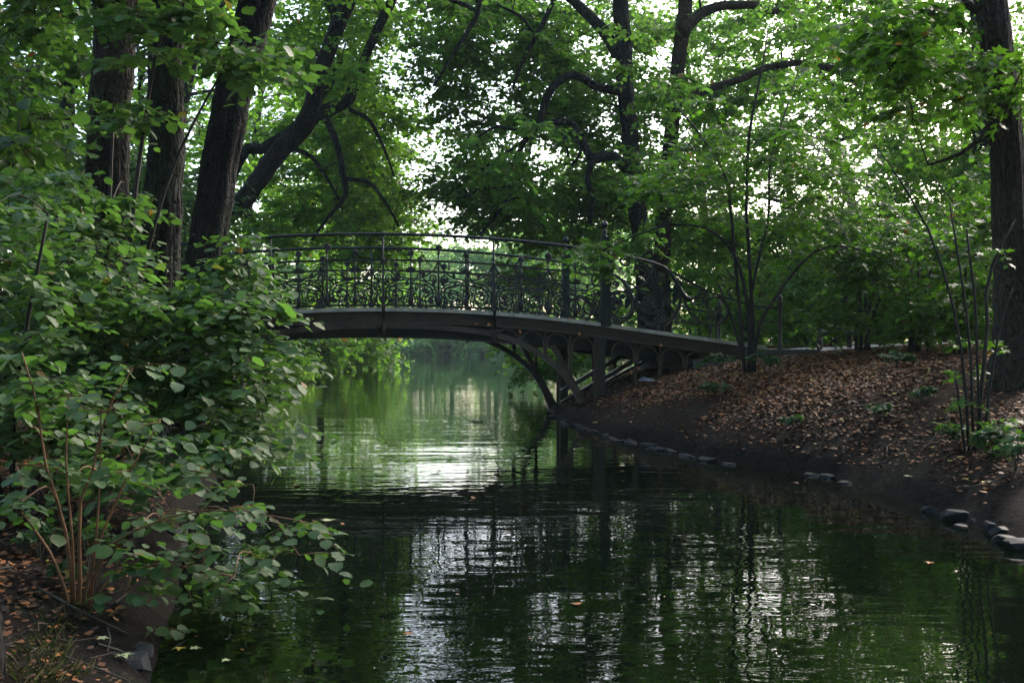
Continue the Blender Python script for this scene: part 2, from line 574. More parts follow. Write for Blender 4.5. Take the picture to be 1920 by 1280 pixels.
def deck(s):
    a = abs(s)
    return 1.86 - 0.0185 * a * a if a < 3.7 else 1.86 - 0.0185 * 3.7 ** 2 - 0.137 * (a - 3.7)


def px_to_sh(px, py):
    """photo pixel -> (s along the bridge, z) on the plane of the near railing"""
    u = (px - 960) / F
    s = (u * BY - BX) / (BU[0] - u * BU[1])
    Y = BY + s * BU[1]
    return s, H + (640 - py) / F * Y


br = thing("iron_footbridge", (BX, BY, 0.0), "low arched iron footbridge with scrollwork railings spanning the dark water", "bridge")


def sweep(mb, svals, w0, w1, zlo, zhi):
    """rectangular beam following the deck line"""
    rows = []
    for s in svals:
        rows.append([P(s, w0, zlo(s)), P(s, w1, zlo(s)), P(s, w1, zhi(s)), P(s, w0, zhi(s))])
    v = np.array(rows).reshape(-1, 3)
    f = []
    n = len(svals)
    for i in range(n - 1):
        for j in range(4):
            k = (j + 1) % 4
            f.append((i * 4 + j, (i + 1) * 4 + j, (i + 1) * 4 + k, i * 4 + k))
    f += [(0, 1, 2, 3), tuple((n - 1) * 4 + j for j in (3, 2, 1, 0))]
    mb.add(v, f, smooth=False)


def bar2(mb, pts, w0, w1, th):
    """flat bar following (s, z) points in the railing plane: th = in-plane thickness (scalar or per point)"""
    p = np.asarray(pts, float)
    th = np.broadcast_to(np.asarray(th, float), (len(p),))
    t = np.gradient(p, axis=0); t /= np.linalg.norm(t, axis=1)[:, None] + 1e-9
    nrm = np.stack([-t[:, 1], t[:, 0]], 1)
    rows = []
    for i in range(len(p)):
        a = p[i] - nrm[i] * th[i] / 2; b = p[i] + nrm[i] * th[i] / 2
        rows.append([P(a[0], w0, a[1]), P(a[0], w1, a[1]), P(b[0], w1, b[1]), P(b[0], w0, b[1])])
    v = np.array(rows).reshape(-1, 3)
    f = []
    n = len(p)
    for i in range(n - 1):
        for j in range(4):
            k = (j + 1) % 4
            f.append((i * 4 + j, i * 4 + k, (i + 1) * 4 + k, (i + 1) * 4 + j))
    f += [(3, 2, 1, 0), tuple((n - 1) * 4 + j for j in range(4))]
    mb.add(v, f, smooth=False)


SV = np.linspace(-6.5, 6.5, 66)
SV2 = np.linspace(-6.2, 6.2, 60)
# deck of planks
for i in range(46):
    s0 = -6.5 + i * 13.0 / 46
    b = MB(); sweep(b, [s0 + 0.006, s0 + 13.0 / 46 - 0.006], 0.13, WID - 0.13, lambda s: deck(s) - 0.07, lambda s: deck(s) - 0.015 - 0.004 * (i % 3))
    b.build("plank", M['wood'], br)
for w0, w1, f0, f1 in ((-0.07, 0.10, 0.0, 0.05), (WID - 0.10, WID + 0.07, WID - 0.05, WID)):
    b = MB(); sweep(b, SV, w0, w1, lambda s: deck(s) - 0.062, lambda s: deck(s)); o = b.build("edge_ledge", M['ledge'], br)
    b = MB(); sweep(b, SV, f0, f1, lambda s: deck(s) - 0.225, lambda s: deck(s) - 0.065); b.build("fascia_beam", M['iron_brown'], br)
    b = MB(); sweep(b, SV, f0 - 0.035, f1 + 0.035, lambda s: deck(s) - 0.255, lambda s: deck(s) - 0.228); b.build("lower_flange", M['tan'], br)
for w in (0.36, WID / 2, WID - 0.36):
    b = MB(); sweep(b, SV2, w - 0.03, w + 0.03, lambda s: deck(s) - 0.47, lambda s: deck(s) - 0.075); sweep(b, SV2, w - 0.09, w + 0.09, lambda s: deck(s) - 0.492, lambda s: deck(s) - 0.473)
    b.build("main_girder", M['iron_green'], br)

RIB = [(0, 1.565), (0.9, 1.535), (1.84, 1.42), (2.475, 1.175), (2.95, 0.83), (3.25, 0.42), (3.42, 0.0), (3.5, -0.35)]
ribR = catmull(RIB, 30)
rib = np.vstack([np.column_stack([-ribR[::-1, 0], ribR[::-1, 1]])[:-1], ribR])


def rib_z(s):
    return float(np.interp(abs(s), ribR[:, 0], ribR[:, 1]))


for w in (0.0, WID - 0.12):
    b = MB(); bar2(b, rib, w, w + 0.12, 0.075)
    bar2(b, rib + [0, 0.0], w - 0.022, w - 0.003, 0.095)
    b.build("arch_rib", M['tan'] if w == 0 else M['iron'], br)
for sg in (-1, 1):
    for w in (0.0, WID - 0.16):
        b = MB()
        s0 = 3.66 * sg
        for (a0, a1, z0, z1) in ((0.07, 0.14, -0.7, deck(3.66) - 0.258), (0.095, 0.165, deck(3.66) - 0.35, deck(3.66) - 0.262), (0.095, 0.165, -0.7, 0.2)):
            q = [P(s0 - a0, w - (a1 - 0.14) / 2, z0), P(s0 + a0, w - (a1 - 0.14) / 2, z0), P(s0 + a0, w + a1, z0), P(s0 - a0, w + a1, z0)]
            q += [x + np.array([0, 0, z1 - z0]) for x in q]
            b.box(np.array(q))
        b.build("pillar", M['iron'], br)
        # strut from the pillar foot up to the deck end and one leaning back to the rib
        for (pa, pb, th) in (((3.72, 0.12), (5.55, deck(5.55) - 0.27), 0.05), ((3.5, 0.05), (2.85, deck(2.85) - 0.48), 0.085)):
            b = MB(); bar2(b, [(pa[0] * sg, pa[1]), (pb[0] * sg, pb[1])], w + 0.02, w + 0.10, th)
            b.build("strut", M['iron_brown'] if w == 0 else M['iron'], br)
    # cross bracing on the middle plane
    for dz in (0, 0.22):
        b = MB(); bar2(b, [(3.45 * sg, 0.15 + dz), (4.85 * sg, 0.96 + dz)], WID * 0.7, WID * 0.7 + 0.08, 0.075); b.build("strut", M['iron'], br)
    # stone abutment
    q = []
    b = MB()
    for (sa, sb, z0, z1) in ((5.25, 7.4, -0.3, deck(6.0) - 0.30), (6.1, 7.4, deck(6) - 0.30, deck(6.5) - 0.06)):
        c = [P(sa * sg, -0.15, z0), P(sb * sg, -0.15, z0), P(sb * sg, WID + 0.15, z0), P(sa * sg, WID + 0.15, z0)]
        c += [x + np.array([0, 0, z1 - z0]) for x in c]
        b.box(np.array(c))
    b.build("abutment", M['concrete'], br)

# spandrel hoops between fascia and rib
for w0 in (0.0, WID - 0.05):
    for sg in (-1, 1):
        cs = [1.84 + 0.235 + 0.425 * k for k in range(4)] + [3.78 + 0.26 + 0.425 * k for k in range(4)]
        for c in cs:
            c *= sg
            if abs(c) > 3.5 and abs(c) < 3.9: continue
            r = 0.185
            top = deck(c) - 0.258 - 0.018
            cz = top - r
            pts = [(c + r * math.cos(t), cz + r * math.sin(t) + (deck(c + r * math.cos(t)) - deck(c))) for t in np.linspace(math.pi, 0, 15)]
            leg = 0.12
            pts = [(pts[0][0], max(pts[0][1] - leg, rib_z(pts[0][0]) if abs(c) < 3.4 else -9))] + pts + [(pts[-1][0], max(pts[-1][1] - leg, rib_z(pts[-1][0]) if abs(c) < 3.4 else -9))]
            b = MB(); bar2(b, pts, w0, w0 + 0.04, 0.022); b.build("spandrel_arch", M['tan'], br)
            e = c + 0.2125 * sg
            zb = rib_z(e) if abs(e) < 3.35 else gz(*P(e, w0, 0)[:2]) - 0.05
            if abs(e) > 5.0: zb = deck(e) - 0.6
            zt = deck(e) - 0.258
            if zt - zb > 0.05:
                b = MB(); bar2(b, [(e, zb), (e, zt)], w0, w0 + 0.045, 0.04); b.build("spandrel_bar", M['iron_brown'], br)


def ball(mb, c, r, seg=10, rings=6, sz=1.0):
    v = []; f = []
    for i in range(rings + 1):
        th = math.pi * i / rings
        for j in range(seg):
            ph = 2 * math.pi * j / seg
            v.append((c[0] + r * math.sin(th) * math.cos(ph), c[1] + r * math.sin(th) * math.sin(ph), c[2] + r * sz * math.cos(th)))
    for i in range(rings):
        for j in range(seg):
            k = (j + 1) % seg
            f.append((i * seg + j, (i + 1) * seg + j, (i + 1) * seg + k, i * seg + k))
    mb.add(v, f)


def lathe(mb, c, prof, seg=12):
    v = []; f = []
    for (r, z) in prof:
        for j in range(seg):
            a = 2 * math.pi * j / seg
            v.append((c[0] + r * math.cos(a), c[1] + r * math.sin(a), c[2] + z))
    for i in range(len(prof) - 1):
        for j in range(seg):
            k = (j + 1) % seg
            f.append((i * seg + j, i * seg + k, (i + 1) * seg + k, (i + 1) * seg + j))
    mb.add(v, f)


def flower(name, c, r, parent, mat):
    """cast rosette: six petals round a knob"""
    b = MB()
    for k in range(6):
        a = k * math.pi / 3 + 0.3
        ball(b, c + np.array([math.cos(a) * r * 0.62 * BU[0], math.cos(a) * r * 0.62 * BU[1], math.sin(a) * r * 0.62]), r * 0.42, 7, 5)
    ball(b, c + np.array([0, -r * 0.25, 0]), r * 0.38, 7, 5)
    lathe(b, c + np.array([0, 0, -r * 1.5]), [(r * 0.15, -0.02), (r * 0.5, 0.0), (r * 0.25, r * 0.35), (r * 0.55, r * 0.8), (r * 0.2, r)], 8)
    return b.build(name, mat, parent)


def spiral(cx, cz, r0, turns, a0, sgn, n=26, r1=0.2):
    t = np.linspace(0, 1, n)
    ang = a0 + sgn * t * turns * 2 * math.pi
    r = r0 * (1 - (1 - r1) * t)
    return np.stack([cx + r * np.cos(ang), cz + r * np.sin(ang)], 1)


def leafblade(mb, s, z, ang, L, wd, w):
    """pointed cast iron leaf in the railing plane"""
    d = np.array([math.cos(ang), math.sin(ang)]); n = np.array([-d[1], d[0]])
    o = [(0, 0), (0.3, 0.5), (0.62, 0.42), (1, 0), (0.62, -0.42), (0.3, -0.5)]
    v = []
    for ww in (w - 0.012, w + 0.012):
        for a, bb in o:
            q = np.array([s, z]) + d * a * L + n * bb * wd
            v.append(P(q[0], ww, q[1]))
    f = [(0, 1, 2, 3, 4, 5), (11, 10, 9, 8, 7, 6)] + [(i, 6 + i, 6 + (i + 1) % 6, (i + 1) % 6) for i in range(6)]
    mb.add(v, f, smooth=False)


RH = 1.22
for side, wr in (("near", 0.0), ("far", WID)):
    iron = M['iron']
    # handrail
    b = MB(); ss = np.linspace(-3.68, 3.68, 50)
    b.tube([P(s, wr, deck(s) + RH) for s in ss], 0.027, 10); b.build("handrail", iron, br)
    # slender posts with a foot running down over the fascia, square posts at the springings
    for k in (-1, 0, 1):
        s = 1.84 * k
        fr = -0.075 if side == "near" else 0.075
        b = MB()
        b.tube([P(s, wr + fr, deck(s) - 0.30), P(s, wr + fr, deck(s) + 0.12), P(s, wr + fr * 0.5, deck(s) + 0.45), P(s, wr, deck(s) + 0.7), P(s, wr, deck(s) + RH + 0.03)], [0.026, 0.026, 0.02, 0.018, 0.018], 8)
        for h, r in ((0.02, 0.04), (0.80, 0.032), (RH, 0.036)):
            ball(b, P(s, wr + (fr if h < 0.1 else 0), deck(s) + h), r, 8, 5)
        po = b.build("post", iron, br)
        b = MB()
        c = P(s, wr + fr, rib_z(s) - 0.02)
        lathe(b, c, [(0.0, -0.12), (0.035, -0.09), (0.05, -0.045), (0.03, -0.01), (0.055, 0.03), (0.03, 0.06), (0.02, 0.10)], 10)
        for t in range(5):
            leafblade(b, s, rib_z(s), math.pi * (0.1 + 0.2 * t), 0.12, 0.05, wr + fr * 1.3)
        b.build("boss", M['iron_brown'], po)
    for sg in (-1, 1):
        s = 3.72 * sg
        b = MB()
        for (a, z0, z1) in ((0.085, -0.05, 0.14), (0.066, 0.14, 1.3), (0.085, 1.3, 1.36), (0.06, 1.36, 1.46)):
            q = [P(s - a, wr - a, deck(s) + z0), P(s + a, wr - a, deck(s) + z0), P(s + a, wr + a, deck(s) + z0), P(s - a, wr + a, deck(s) + z0)]
            q += [x + np.array([0, 0, z1 - z0]) for x in q]
            b.box(np.array(q))
        po = b.build("square_post", M['iron_green'], br)
        b = MB(); lathe(b, P(s, wr, deck(s) + 1.46), [(0.05, 0), (0.025, 0.05), (0.05, 0.09), (0.028, 0.12)], 12); ball(b, P(s, wr, deck(s) + 1.665), 0.062, 12, 8); ball(b, P(s, wr, deck(s) + 1.74), 0.016, 8, 5)
        b.build("finial", iron, po)
    for pn in range(4):
        sA = -3.68 + 1.84 * pn; sB = sA + 1.84
        q = np.linspace(sA + 0.03, sB - 0.03, 14)
        b = MB()
        for h, th in ((0.045, 0.035), (0.79, 0.034), (0.62, 0.02)):
            bar2(b, [(s, deck(s) + h) for s in q], wr - 0.013, wr + 0.013, th)
        pnl = b.build("railing_panel", iron, br)

        def put(name, pts, th, sub=pnl):
            """pts: (s, height over deck)"""
            b = MB(); bar2(b, [(s, h + deck(s)) for s, h in pts], wr - 0.014, wr + 0.014, th)
            return b.build(name, iron, sub)
        for k, hh in ((1, 0.88), (2, 0.98), (3, 0.88)):
            s = sA + 0.46 * k
            b = MB()
            b.tube([P(s, wr, deck(s) + 0.03), P(s, wr, deck(s) + hh)], [0.017, 0.014], 8)
            lathe(b, P(s, wr, deck(s)), [(0.03, 0.06), (0.045, 0.09), (0.045, 0.16), (0.028, 0.19), (0.03, 0.24), (0.018, 0.26)], 8)
            b.build("baluster", iron, pnl)
            flower("flower_finial", P(s, wr, deck(s) + hh + 0.03), 0.062 if k == 2 else 0.055, pnl, iron)
        for c in (sA + 0.46, sB - 0.46):
            for sg in (-1, 1):
                a = spiral(c + sg * 0.235, 0.235, 0.15, 1.65, math.pi / 2 if True else 0, -sg, 30, 0.22)
                put("scroll", np.vstack([[(c, 0.40), (c + sg * 0.09, 0.415)], a]), 0.026)
                put("scroll", np.vstack([catmull([(c + sg * 0.445, 0.77), (c + sg * 0.36, 0.62), (c + sg * 0.2, 0.52), (c, 0.485)], 12)]), 0.024)
                put("scroll", spiral(c + sg * 0.355, 0.50, 0.075, 1.4, -math.pi / 2, sg, 20, 0.2), 0.021)
                put("scroll", np.vstack([catmull([(c + sg * 0.02, 0.34), (c + sg * 0.05, 0.26)], 4), spiral(c + sg * 0.105, 0.125, 0.07, 1.5, math.pi * (0.75 if sg > 0 else 0.25), -sg, 20, 0.22)]), 0.021)
                put("scroll", catmull([(c + sg * 0.45, 0.06), (c + sg * 0.40, 0.16), (c + sg * 0.42, 0.28), (c + sg * 0.36, 0.38), (c + sg * 0.24, 0.44), (c + sg * 0.10, 0.47)], 16), 0.023)
                b = MB()
                for (ds, h, ang, L) in ((0.40, 0.40, 1.9, 0.09), (0.30, 0.09, 0.6, 0.10), (0.19, 0.52, 1.2, 0.10), (0.42, 0.09, 1.4, 0.13), (0.235, 0.235, 0.9, 0.07)):
                    an = ang if sg > 0 else math.pi - ang
                    leafblade(b, c + sg * ds, deck(c) + h, an, L, 0.055, wr)
                tag(b.build("iron_leaf", iron, pnl), kind="stuff")
            b = MB()
            for t in range(7):
                leafblade(b, c, deck(c) + 0.60, math.pi * (0.04 + 0.92 * t / 6), 0.13 if t % 2 else 0.11, 0.04, wr)
            b.build("palmette", iron, pnl)


# scrolled wings at both ends, both sides: traced in the plane of the railing, in (s, height over deck)
def z3(x, y):
    s, z = px_to_sh(1100 + x / 5.334, 440 + y / 5.334)
    return (s, z - deck(s))


K3 = 18.15 / F / 5.334      # metres per traced unit


def trace(l, n):
    return catmull([z3(*p) for p in l], n)


def curl(cx, cy, r, turns, a0, sgn, r1=0.2):
    c = z3(cx, cy)
    return spiral(c[0], c[1], r * K3, turns, a0, sgn, 34, r1)


WING = [
    ("scroll", curl(340, 700, 135, 1.0, 0.0, 1, 0.98), 0.026), ("scroll", curl(300, 670, 88, 1.5, 1.0, 1, 0.25), 0.020),
    ("scroll", curl(640, 640, 148, 1.0, 0.0, 1, 0.98), 0.026), ("scroll", curl(620, 655, 70, 1.7, 2.0, -1, 0.2), 0.022),
    ("scroll", trace([(490, 690), (520, 790), (590, 855), (690, 890), (790, 870), (870, 815), (920, 730), (938, 640), (920, 560)], 26), 0.030),
    ("scroll", curl(748, 820, 48, 1.6, 1.6, -1, 0.2), 0.018),
    ("scroll", np.vstack([trace([(440, 545), (530, 520), (600, 480)], 8), curl(545, 375, 95, 1.7, -0.9, 1, 0.25)]), 0.026),
    ("scroll", curl(745, 412, 55, 1.6, 2.5, 1, 0.2), 0.020), ("scroll", trace([(790, 528), (720, 520), (670, 470), (650, 400), (690, 340)], 14), 0.022),
    ("scroll", curl(275, 495, 48, 1.5, 1.4, 1, 0.2), 0.018), ("scroll", trace([(190, 490), (215, 560), (280, 590), (380, 560), (440, 545)], 14), 0.02),
    ("scroll", curl(390, 270, 58, 1.2, 1.5, 1, 0.4), 0.02), ("scroll", trace([(780, 590), (820, 650), (880, 660), (935, 610)], 12), 0.022),
    ("scroll", np.vstack([trace([(950, 570), (990, 690), (1040, 790), (1110, 860), (1210, 905), (1310, 898), (1385, 845)], 18), trace([(1385, 845), (1412, 770), (1385, 680), (1330, 632), (1260, 625), (1205, 665), (1205, 730), (1245, 750)], 18)]), 0.028),
    ("scroll", np.vstack([trace([(1020, 640), (1080, 695), (1150, 695), (1200, 650)], 10), curl(1155, 605, 52, 1.5, 0.2, 1, 0.2)]), 0.020),
    ("scroll", curl(1225, 830, 45, 1.4, -1.0, 1, 0.2), 0.018), ("scroll", curl(925, 850, 45, 1.4, 1.5, 1, 0.2), 0.016),
    ("scroll", trace([(960, 860), (1040, 900), (1120, 870), (1060, 800)], 12), 0.016), ("scroll", trace([(490, 690), (440, 820), (330, 870), (230, 800), (195, 690)], 16), 0.022),
    ("wing_rail", trace([(740, 316), (900, 395), (1100, 515), (1300, 600), (1560, 680), (1700, 715), (1900, 738)], 24), 0.024),
]
RAILTOP = trace([(150, 178), (330, 202), (450, 230), (600, 265), (740, 310), (805, 350), (855, 410), (900, 480), (945, 565), (985, 622), (1035, 645), (1080, 618)], 36)
for wr in (0.0, WID):
    for sg in (-1, 1):
        for (nm, pts, th) in WING:
            b = MB(); bar2(b, [(sg * s, h + deck(s)) for s, h in pts], wr - 0.02, wr + 0.02, th * 1.3); b.build(nm, M['iron'], br)
        b = MB()
        rr = np.interp(np.linspace(0, 1, 36), [0, 0.5, 0.7, 0.9, 1], [0.027, 0.03, 0.04, 0.045, 0.02])
        b.tube([P(sg * s, wr, h + deck(s)) for s, h in RAILTOP], rr, 10); cr = b.build("curved_rail", M['iron'], br)
        b = MB()
        for (x, y, an, L) in ((860, 440, -0.6, 0.22), (870, 500, -1.0, 0.2), (880, 560, -1.5, 0.2), (910, 590, -2.0, 0.2), (870, 560, 3.0, 0.15), (690, 620, 0.9, 0.18), (690, 620, 0.0, 0.2), (690, 640, -0.9, 0.18), (690, 640, 2.0, 0.14), (1270, 760, 0.4, 0.16), (1290, 770, -0.7, 0.16), (400, 570, -0.9, 0.16), (500, 690, -0.4, 0.2), (500, 690, -1.3, 0.16)):
            s, h = z3(x, y)
            b = MB(); leafblade(b, sg * s, h + deck(s), an if sg > 0 else math.pi - an, L, 0.10, wr)
            b.build("iron_leaf", M['iron_green'], br)
        for (x, top) in ((1300, 770), (1235, 905)):
            s, h = z3(x, top)
            b = MB(); lathe(b, P(sg * s, wr, deck(s)), [(0.035, -0.02), (0.03, 0.02), (0.022, 0.05), (0.022, h * 0.7), (0.04, h * 0.8), (0.025, h * 0.88), (0.045, h), (0.0, h + 0.03)], 8); b.build("short_post", M['iron'], br)
        s = px_to_sh(1462, 600)[0]
        zb = gz(*P(sg * s, wr, 0)[:2]) - 0.1
        b = MB(); lathe(b, P(sg * s, wr, zb), [(0.045, 0), (0.045, 0.3), (0.03, 0.34), (0.03, 1.95 - zb - 0.1), (0.05, 1.95 - zb - 0.05), (0.04, 2.0 - zb), (0.05, 2.06 - zb), (0.0, 2.11 - zb)], 10); b.build("end_post", M['iron'], br)
        b = MB(); ss = np.linspace(5.5, s, 8); bar2(b, [(sg * x, 1.70 - 0.06 * (x - 5.5)) for x in ss], wr - 0.014, wr + 0.014, 0.022); b.build("wing_rail", M['iron'], br)
# rivets of the near fascia and rib: too small to pick apart, one part
b = MB()
for s in np.arange(-3.5, 3.5, 0.23):
    ball(b, P(s, -0.003, deck(s) - 0.20), 0.011, 6, 4)
    ball(b, P(s, -0.024, rib_z(s)), 0.012, 6, 4)
tag(b.build("rivets", M['iron_brown'], br), kind="stuff")

exec_after_bridge = True
# ------------------------------------------------------------------ foliage machinery
T_FAR = (np.array([(0, 0, 0), (0.42, 0.45, 0.10), (0, 1, -0.06), (-0.42, 0.45, 0.10)]), np.array([(0, 1, 2), (0, 2, 3)]))
T_MID = (np.array([(0, 0, 0), (0.34, 0.22, 0.08), (0.40, 0.58, 0.07), (0, 1.0, -0.12), (-0.40, 0.58, 0.07), (-0.34, 0.22, 0.08)]), np.array([(0, 1, 2, 3), (0, 3, 4, 5)]))
_mp = [(0, 0, 0), (0.16, 0.05, 0.02), (0.52, 0.10, 0.06), (0.30, 0.30, 0.05), (0.60, 0.62, 0.02), (0.22, 0.58, 0.05), (0, 1.0, -0.10), (-0.22, 0.58, 0.05), (-0.60, 0.62, 0.02), (-0.30, 0.30, 0.05), (-0.52, 0.10, 0.06), (-0.16, 0.05, 0.02), (0, 0.38, 0.0)]
T_MAPLE = (np.array(_mp), np.array([(12, i, i + 1) for i in range(0, 11)] + [(12, 11, 0)]))


def leaf_template(seed, curl=0.16, wide=0.86):
    """broad serrated hazel leaf, cupped along the midrib: 18 rim points and a midrib"""
    rg = np.random.default_rng(seed)
    ts = np.array([0.03, 0.14, 0.28, 0.43, 0.58, 0.72, 0.85, 0.94])
    wd = np.array([0.20, 0.39, 0.48, 0.51, 0.49, 0.41, 0.26, 0.10]) * wide
    wd = wd * (1 + rg.normal(0, 0.05, 8))
    mid = np.stack([np.zeros(5), np.array([0.0, 0.28, 0.55, 0.8, 1.0]), np.array([0, 0.015, 0.01, -0.03, -0.11]) * (0.5 + rg.random())], 1)
    rims = []
    for sgn in (1, -1):
        zz = curl * wd * (0.6 + 0.6 * rg.random()) - 0.10 * ts ** 2 * rg.random() + rg.normal(0, 0.014, 8)
        rims.append(np.stack([sgn * wd, ts, zz], 1))
    v = np.vstack([mid, rims[0], rims[1]])
    R0, L0 = 5, 13
    f = []
    for (o, fl) in ((R0, False), (L0, True)):
        tri = [(0, o, o + 1), (0, o + 1, 1), (1, o + 1, o + 2), (1, o + 2, o + 3), (1, o + 3, 2), (2, o + 3, o + 4), (2, o + 4, o + 5), (2, o + 5, 3), (3, o + 5, o + 6), (3, o + 6, o + 7), (3, o + 7, 4)]
        f += [t[::-1] if fl else t for t in tri]
    rim = np.concatenate([np.zeros(4), [1], np.ones(16)])
    return v, np.array(f), rim


def leaves_mesh(name, L, tmpl, mat, off, smooth=False):
    tv, tf = tmpl[0], tmpl[1]
    Pp, A, N, S, T = L
    Bv = np.cross(A, N); Bv /= np.linalg.norm(Bv, axis=1)[:, None] + 1e-9
    N2 = np.cross(Bv, A)
    v = (Pp[:, None, :] - off) + S[:, None, None] * (tv[None, :, 0:1] * Bv[:, None, :] + tv[None, :, 1:2] * A[:, None, :] + tv[None, :, 2:3] * N2[:, None, :])
    n, k = len(Pp), len(tv)
    f = (tf[None] + (np.arange(n) * k)[:, None, None]).reshape(-1, tf.shape[1])
    return fast_mesh(name, v.reshape(-1, 3), f, mat, {"tone": np.repeat(T, k)}, smooth)


def spray(rg, c, R, nt, nl, ls, flat=0.4, droop=0.35, tone=0.5, tvar=0.22, tilt=0.5, out=None):
    """a bough: twigs fanning from c, leaves in two ranks on each twig"""
    az = rg.uniform(0, 2 * math.pi, nt)
    if out is not None:
        az = out + rg.normal(0, 0.9, nt)
    el = rg.normal(0.05, flat, nt)
    d = np.stack([np.cos(az) * np.cos(el), np.sin(az) * np.cos(el), np.sin(el)], 1)
    L = R * rg.uniform(0.55, 1.1, nt)
    t = (np.arange(nl) + 0.5) / nl
    t = np.clip(0.12 + 0.88 * t[None, :] + rg.normal(0, 0.03, (nt, nl)), 0.05, 1.05)
    pos = c + d[:, None, :] * (L[:, None] * t)[..., None]
    pos[..., 2] -= droop * (L[:, None] * t * t)
    side = np.where((np.arange(nl) % 2)[None, :] == 0, 1.0, -1.0) * rg.uniform(0.5, 1.2, (nt, nl))
    ang = az[:, None] + side
    dz = rg.normal(-0.35, 0.35, (nt, nl))
    A = np.stack([np.cos(ang), np.sin(ang), dz], -1); A /= np.linalg.norm(A, axis=-1)[..., None]
    N = np.stack([rg.normal(0, tilt, (nt, nl)), rg.normal(0, tilt, (nt, nl)), np.ones((nt, nl))], -1)
    S = ls * rg.lognormal(-0.03, 0.25, (nt, nl))
    pos = pos + A * (0.25 * S)[..., None]
    T = np.clip(tone + rg.normal(0, tvar, (nt, nl)), 0.0, 0.94)
    old = rg.random((nt, nl)) < 0.006
    T = np.where(old, rg.uniform(0.96, 1.0, (nt, nl)), T)
    tw = (np.repeat(c[None], nt, 0), d, L, droop)
    return (pos.reshape(-1, 3), A.reshape(-1, 3), N.reshape(-1, 3), S.ravel(), T.ravel()), tw


def cat_leaves(ls):
    return tuple(np.concatenate([l[i] for l in ls]) for i in range(5))


def twig_mesh(name, tws, mat, off, r0=0.006, keep=1.0, rg=None, extra=None):
    """three-sided twigs of a whole crown as one mesh (and the boughs that carry them)"""
    V = []; Fq = []; base = 0
    for (c, d, L, droop) in tws:
        n = len(c)
        if keep < 1: 
            k = rg.random(n) < keep; c, d, L = c[k], d[k], L[k]; n = len(c)
        if n == 0: continue
        ts = np.array([0, 0.5, 1.0])
        pts = c[:, None, :] + d[:, None, :] * (L[:, None] * ts)[..., None]
        pts[..., 2] -= droop * L[:, None] * ts * ts
        a = np.cross(d, np.array([0.3, 0.2, 1.0])); a /= np.linalg.norm(a, axis=1)[:, None] + 1e-9
        b = np.cross(d, a)
        rr = r0 * np.array([1.0, 0.75, 0.35])
        ring = []
        for k in range(3):
            an = 2 * math.pi * k / 3
            ring.append(pts + (math.cos(an) * a + math.sin(an) * b)[:, None, :] * rr[None, :, None])
        v = np.stack(ring, 2)                       # n, 3 along, 3 sides
        V.append(v.reshape(-1, 3))
        q = []
        for i in range(2):
            for j in range(3):
                k = (j + 1) % 3
                q.append((i * 3 + j, i * 3 + k, (i + 1) * 3 + k, (i + 1) * 3 + j))
        q = np.array(q)
        Fq.append((q[None] + (np.arange(n) * 9)[:, None, None]).reshape(-1, 4) + base)
        base += n * 9
    if extra is not None:
        for v, f in extra:
            V.append(v); Fq.append(f + base); base += len(v)
    return fast_mesh(name, np.concatenate(V) - off, np.concatenate(Fq), mat, smooth=True)


def quick_tube(pts, rad, sides=5):
    pts = np.asarray(pts, float); n = len(pts)
    t = np.gradient(pts, axis=0); t /= np.linalg.norm(t, axis=1)[:, None] + 1e-9
    a = np.cross(t, np.array([0.31, 0.17, 0.93])); 
    a /= np.linalg.norm(a, axis=1)[:, None] + 1e-9
    b = np.cross(t, a)
    th = np.arange(sides) * 2 * math.pi / sides
    rad = np.broadcast_to(np.asarray(rad, float), (n,))
    v = pts[:, None, :] + rad[:, None, None] * (np.cos(th)[None, :, None] * a[:, None, :] + np.sin(th)[None, :, None] * b[:, None, :])
    f = []
    for i in range(n - 1):
        for j in range(sides):
            k = (j + 1) % sides
            f.append((i * sides + j, i * sides + k, (i + 1) * sides + k, (i + 1) * sides + j))
    return v.reshape(-1, 3), np.array(f)


def ell(rg, cx, cy, rx, ry, Y0, Y1, n):
    """n bough centres inside a lens-shaped part of the crown"""
    rg = np.random.default_rng(abs(int(cx * 7 + cy * 131 + rx * 17 + ry * 3 + Y0 * 1009)) + 1)
    out = []
    for _ in range(n):
        a = rg.uniform(0, 2 * math.pi); r = math.sqrt(rg.random())
        Y = rg.uniform(Y0, Y1)
        Ym = (Y0 + Y1) / 2
        p = at(cx + rx * r * math.cos(a), cy + ry * r * math.sin(a), Ym)
        p[1] = Y; p[0] *= Y / Ym; p[2] = H + (p[2] - H) * Y / Ym
        out.append(p)
    return out


NTREE = [0]


def px_poly(l, Y):
    """[(px, py, half width px[, depth])] -> x, y, z, radius"""
    r = []
    for q in l:
        yy = q[3] if len(q) > 3 else Y
        p = at(q[0], q[1], yy)
        r.append((*p, q[2] / F * yy))
    return r


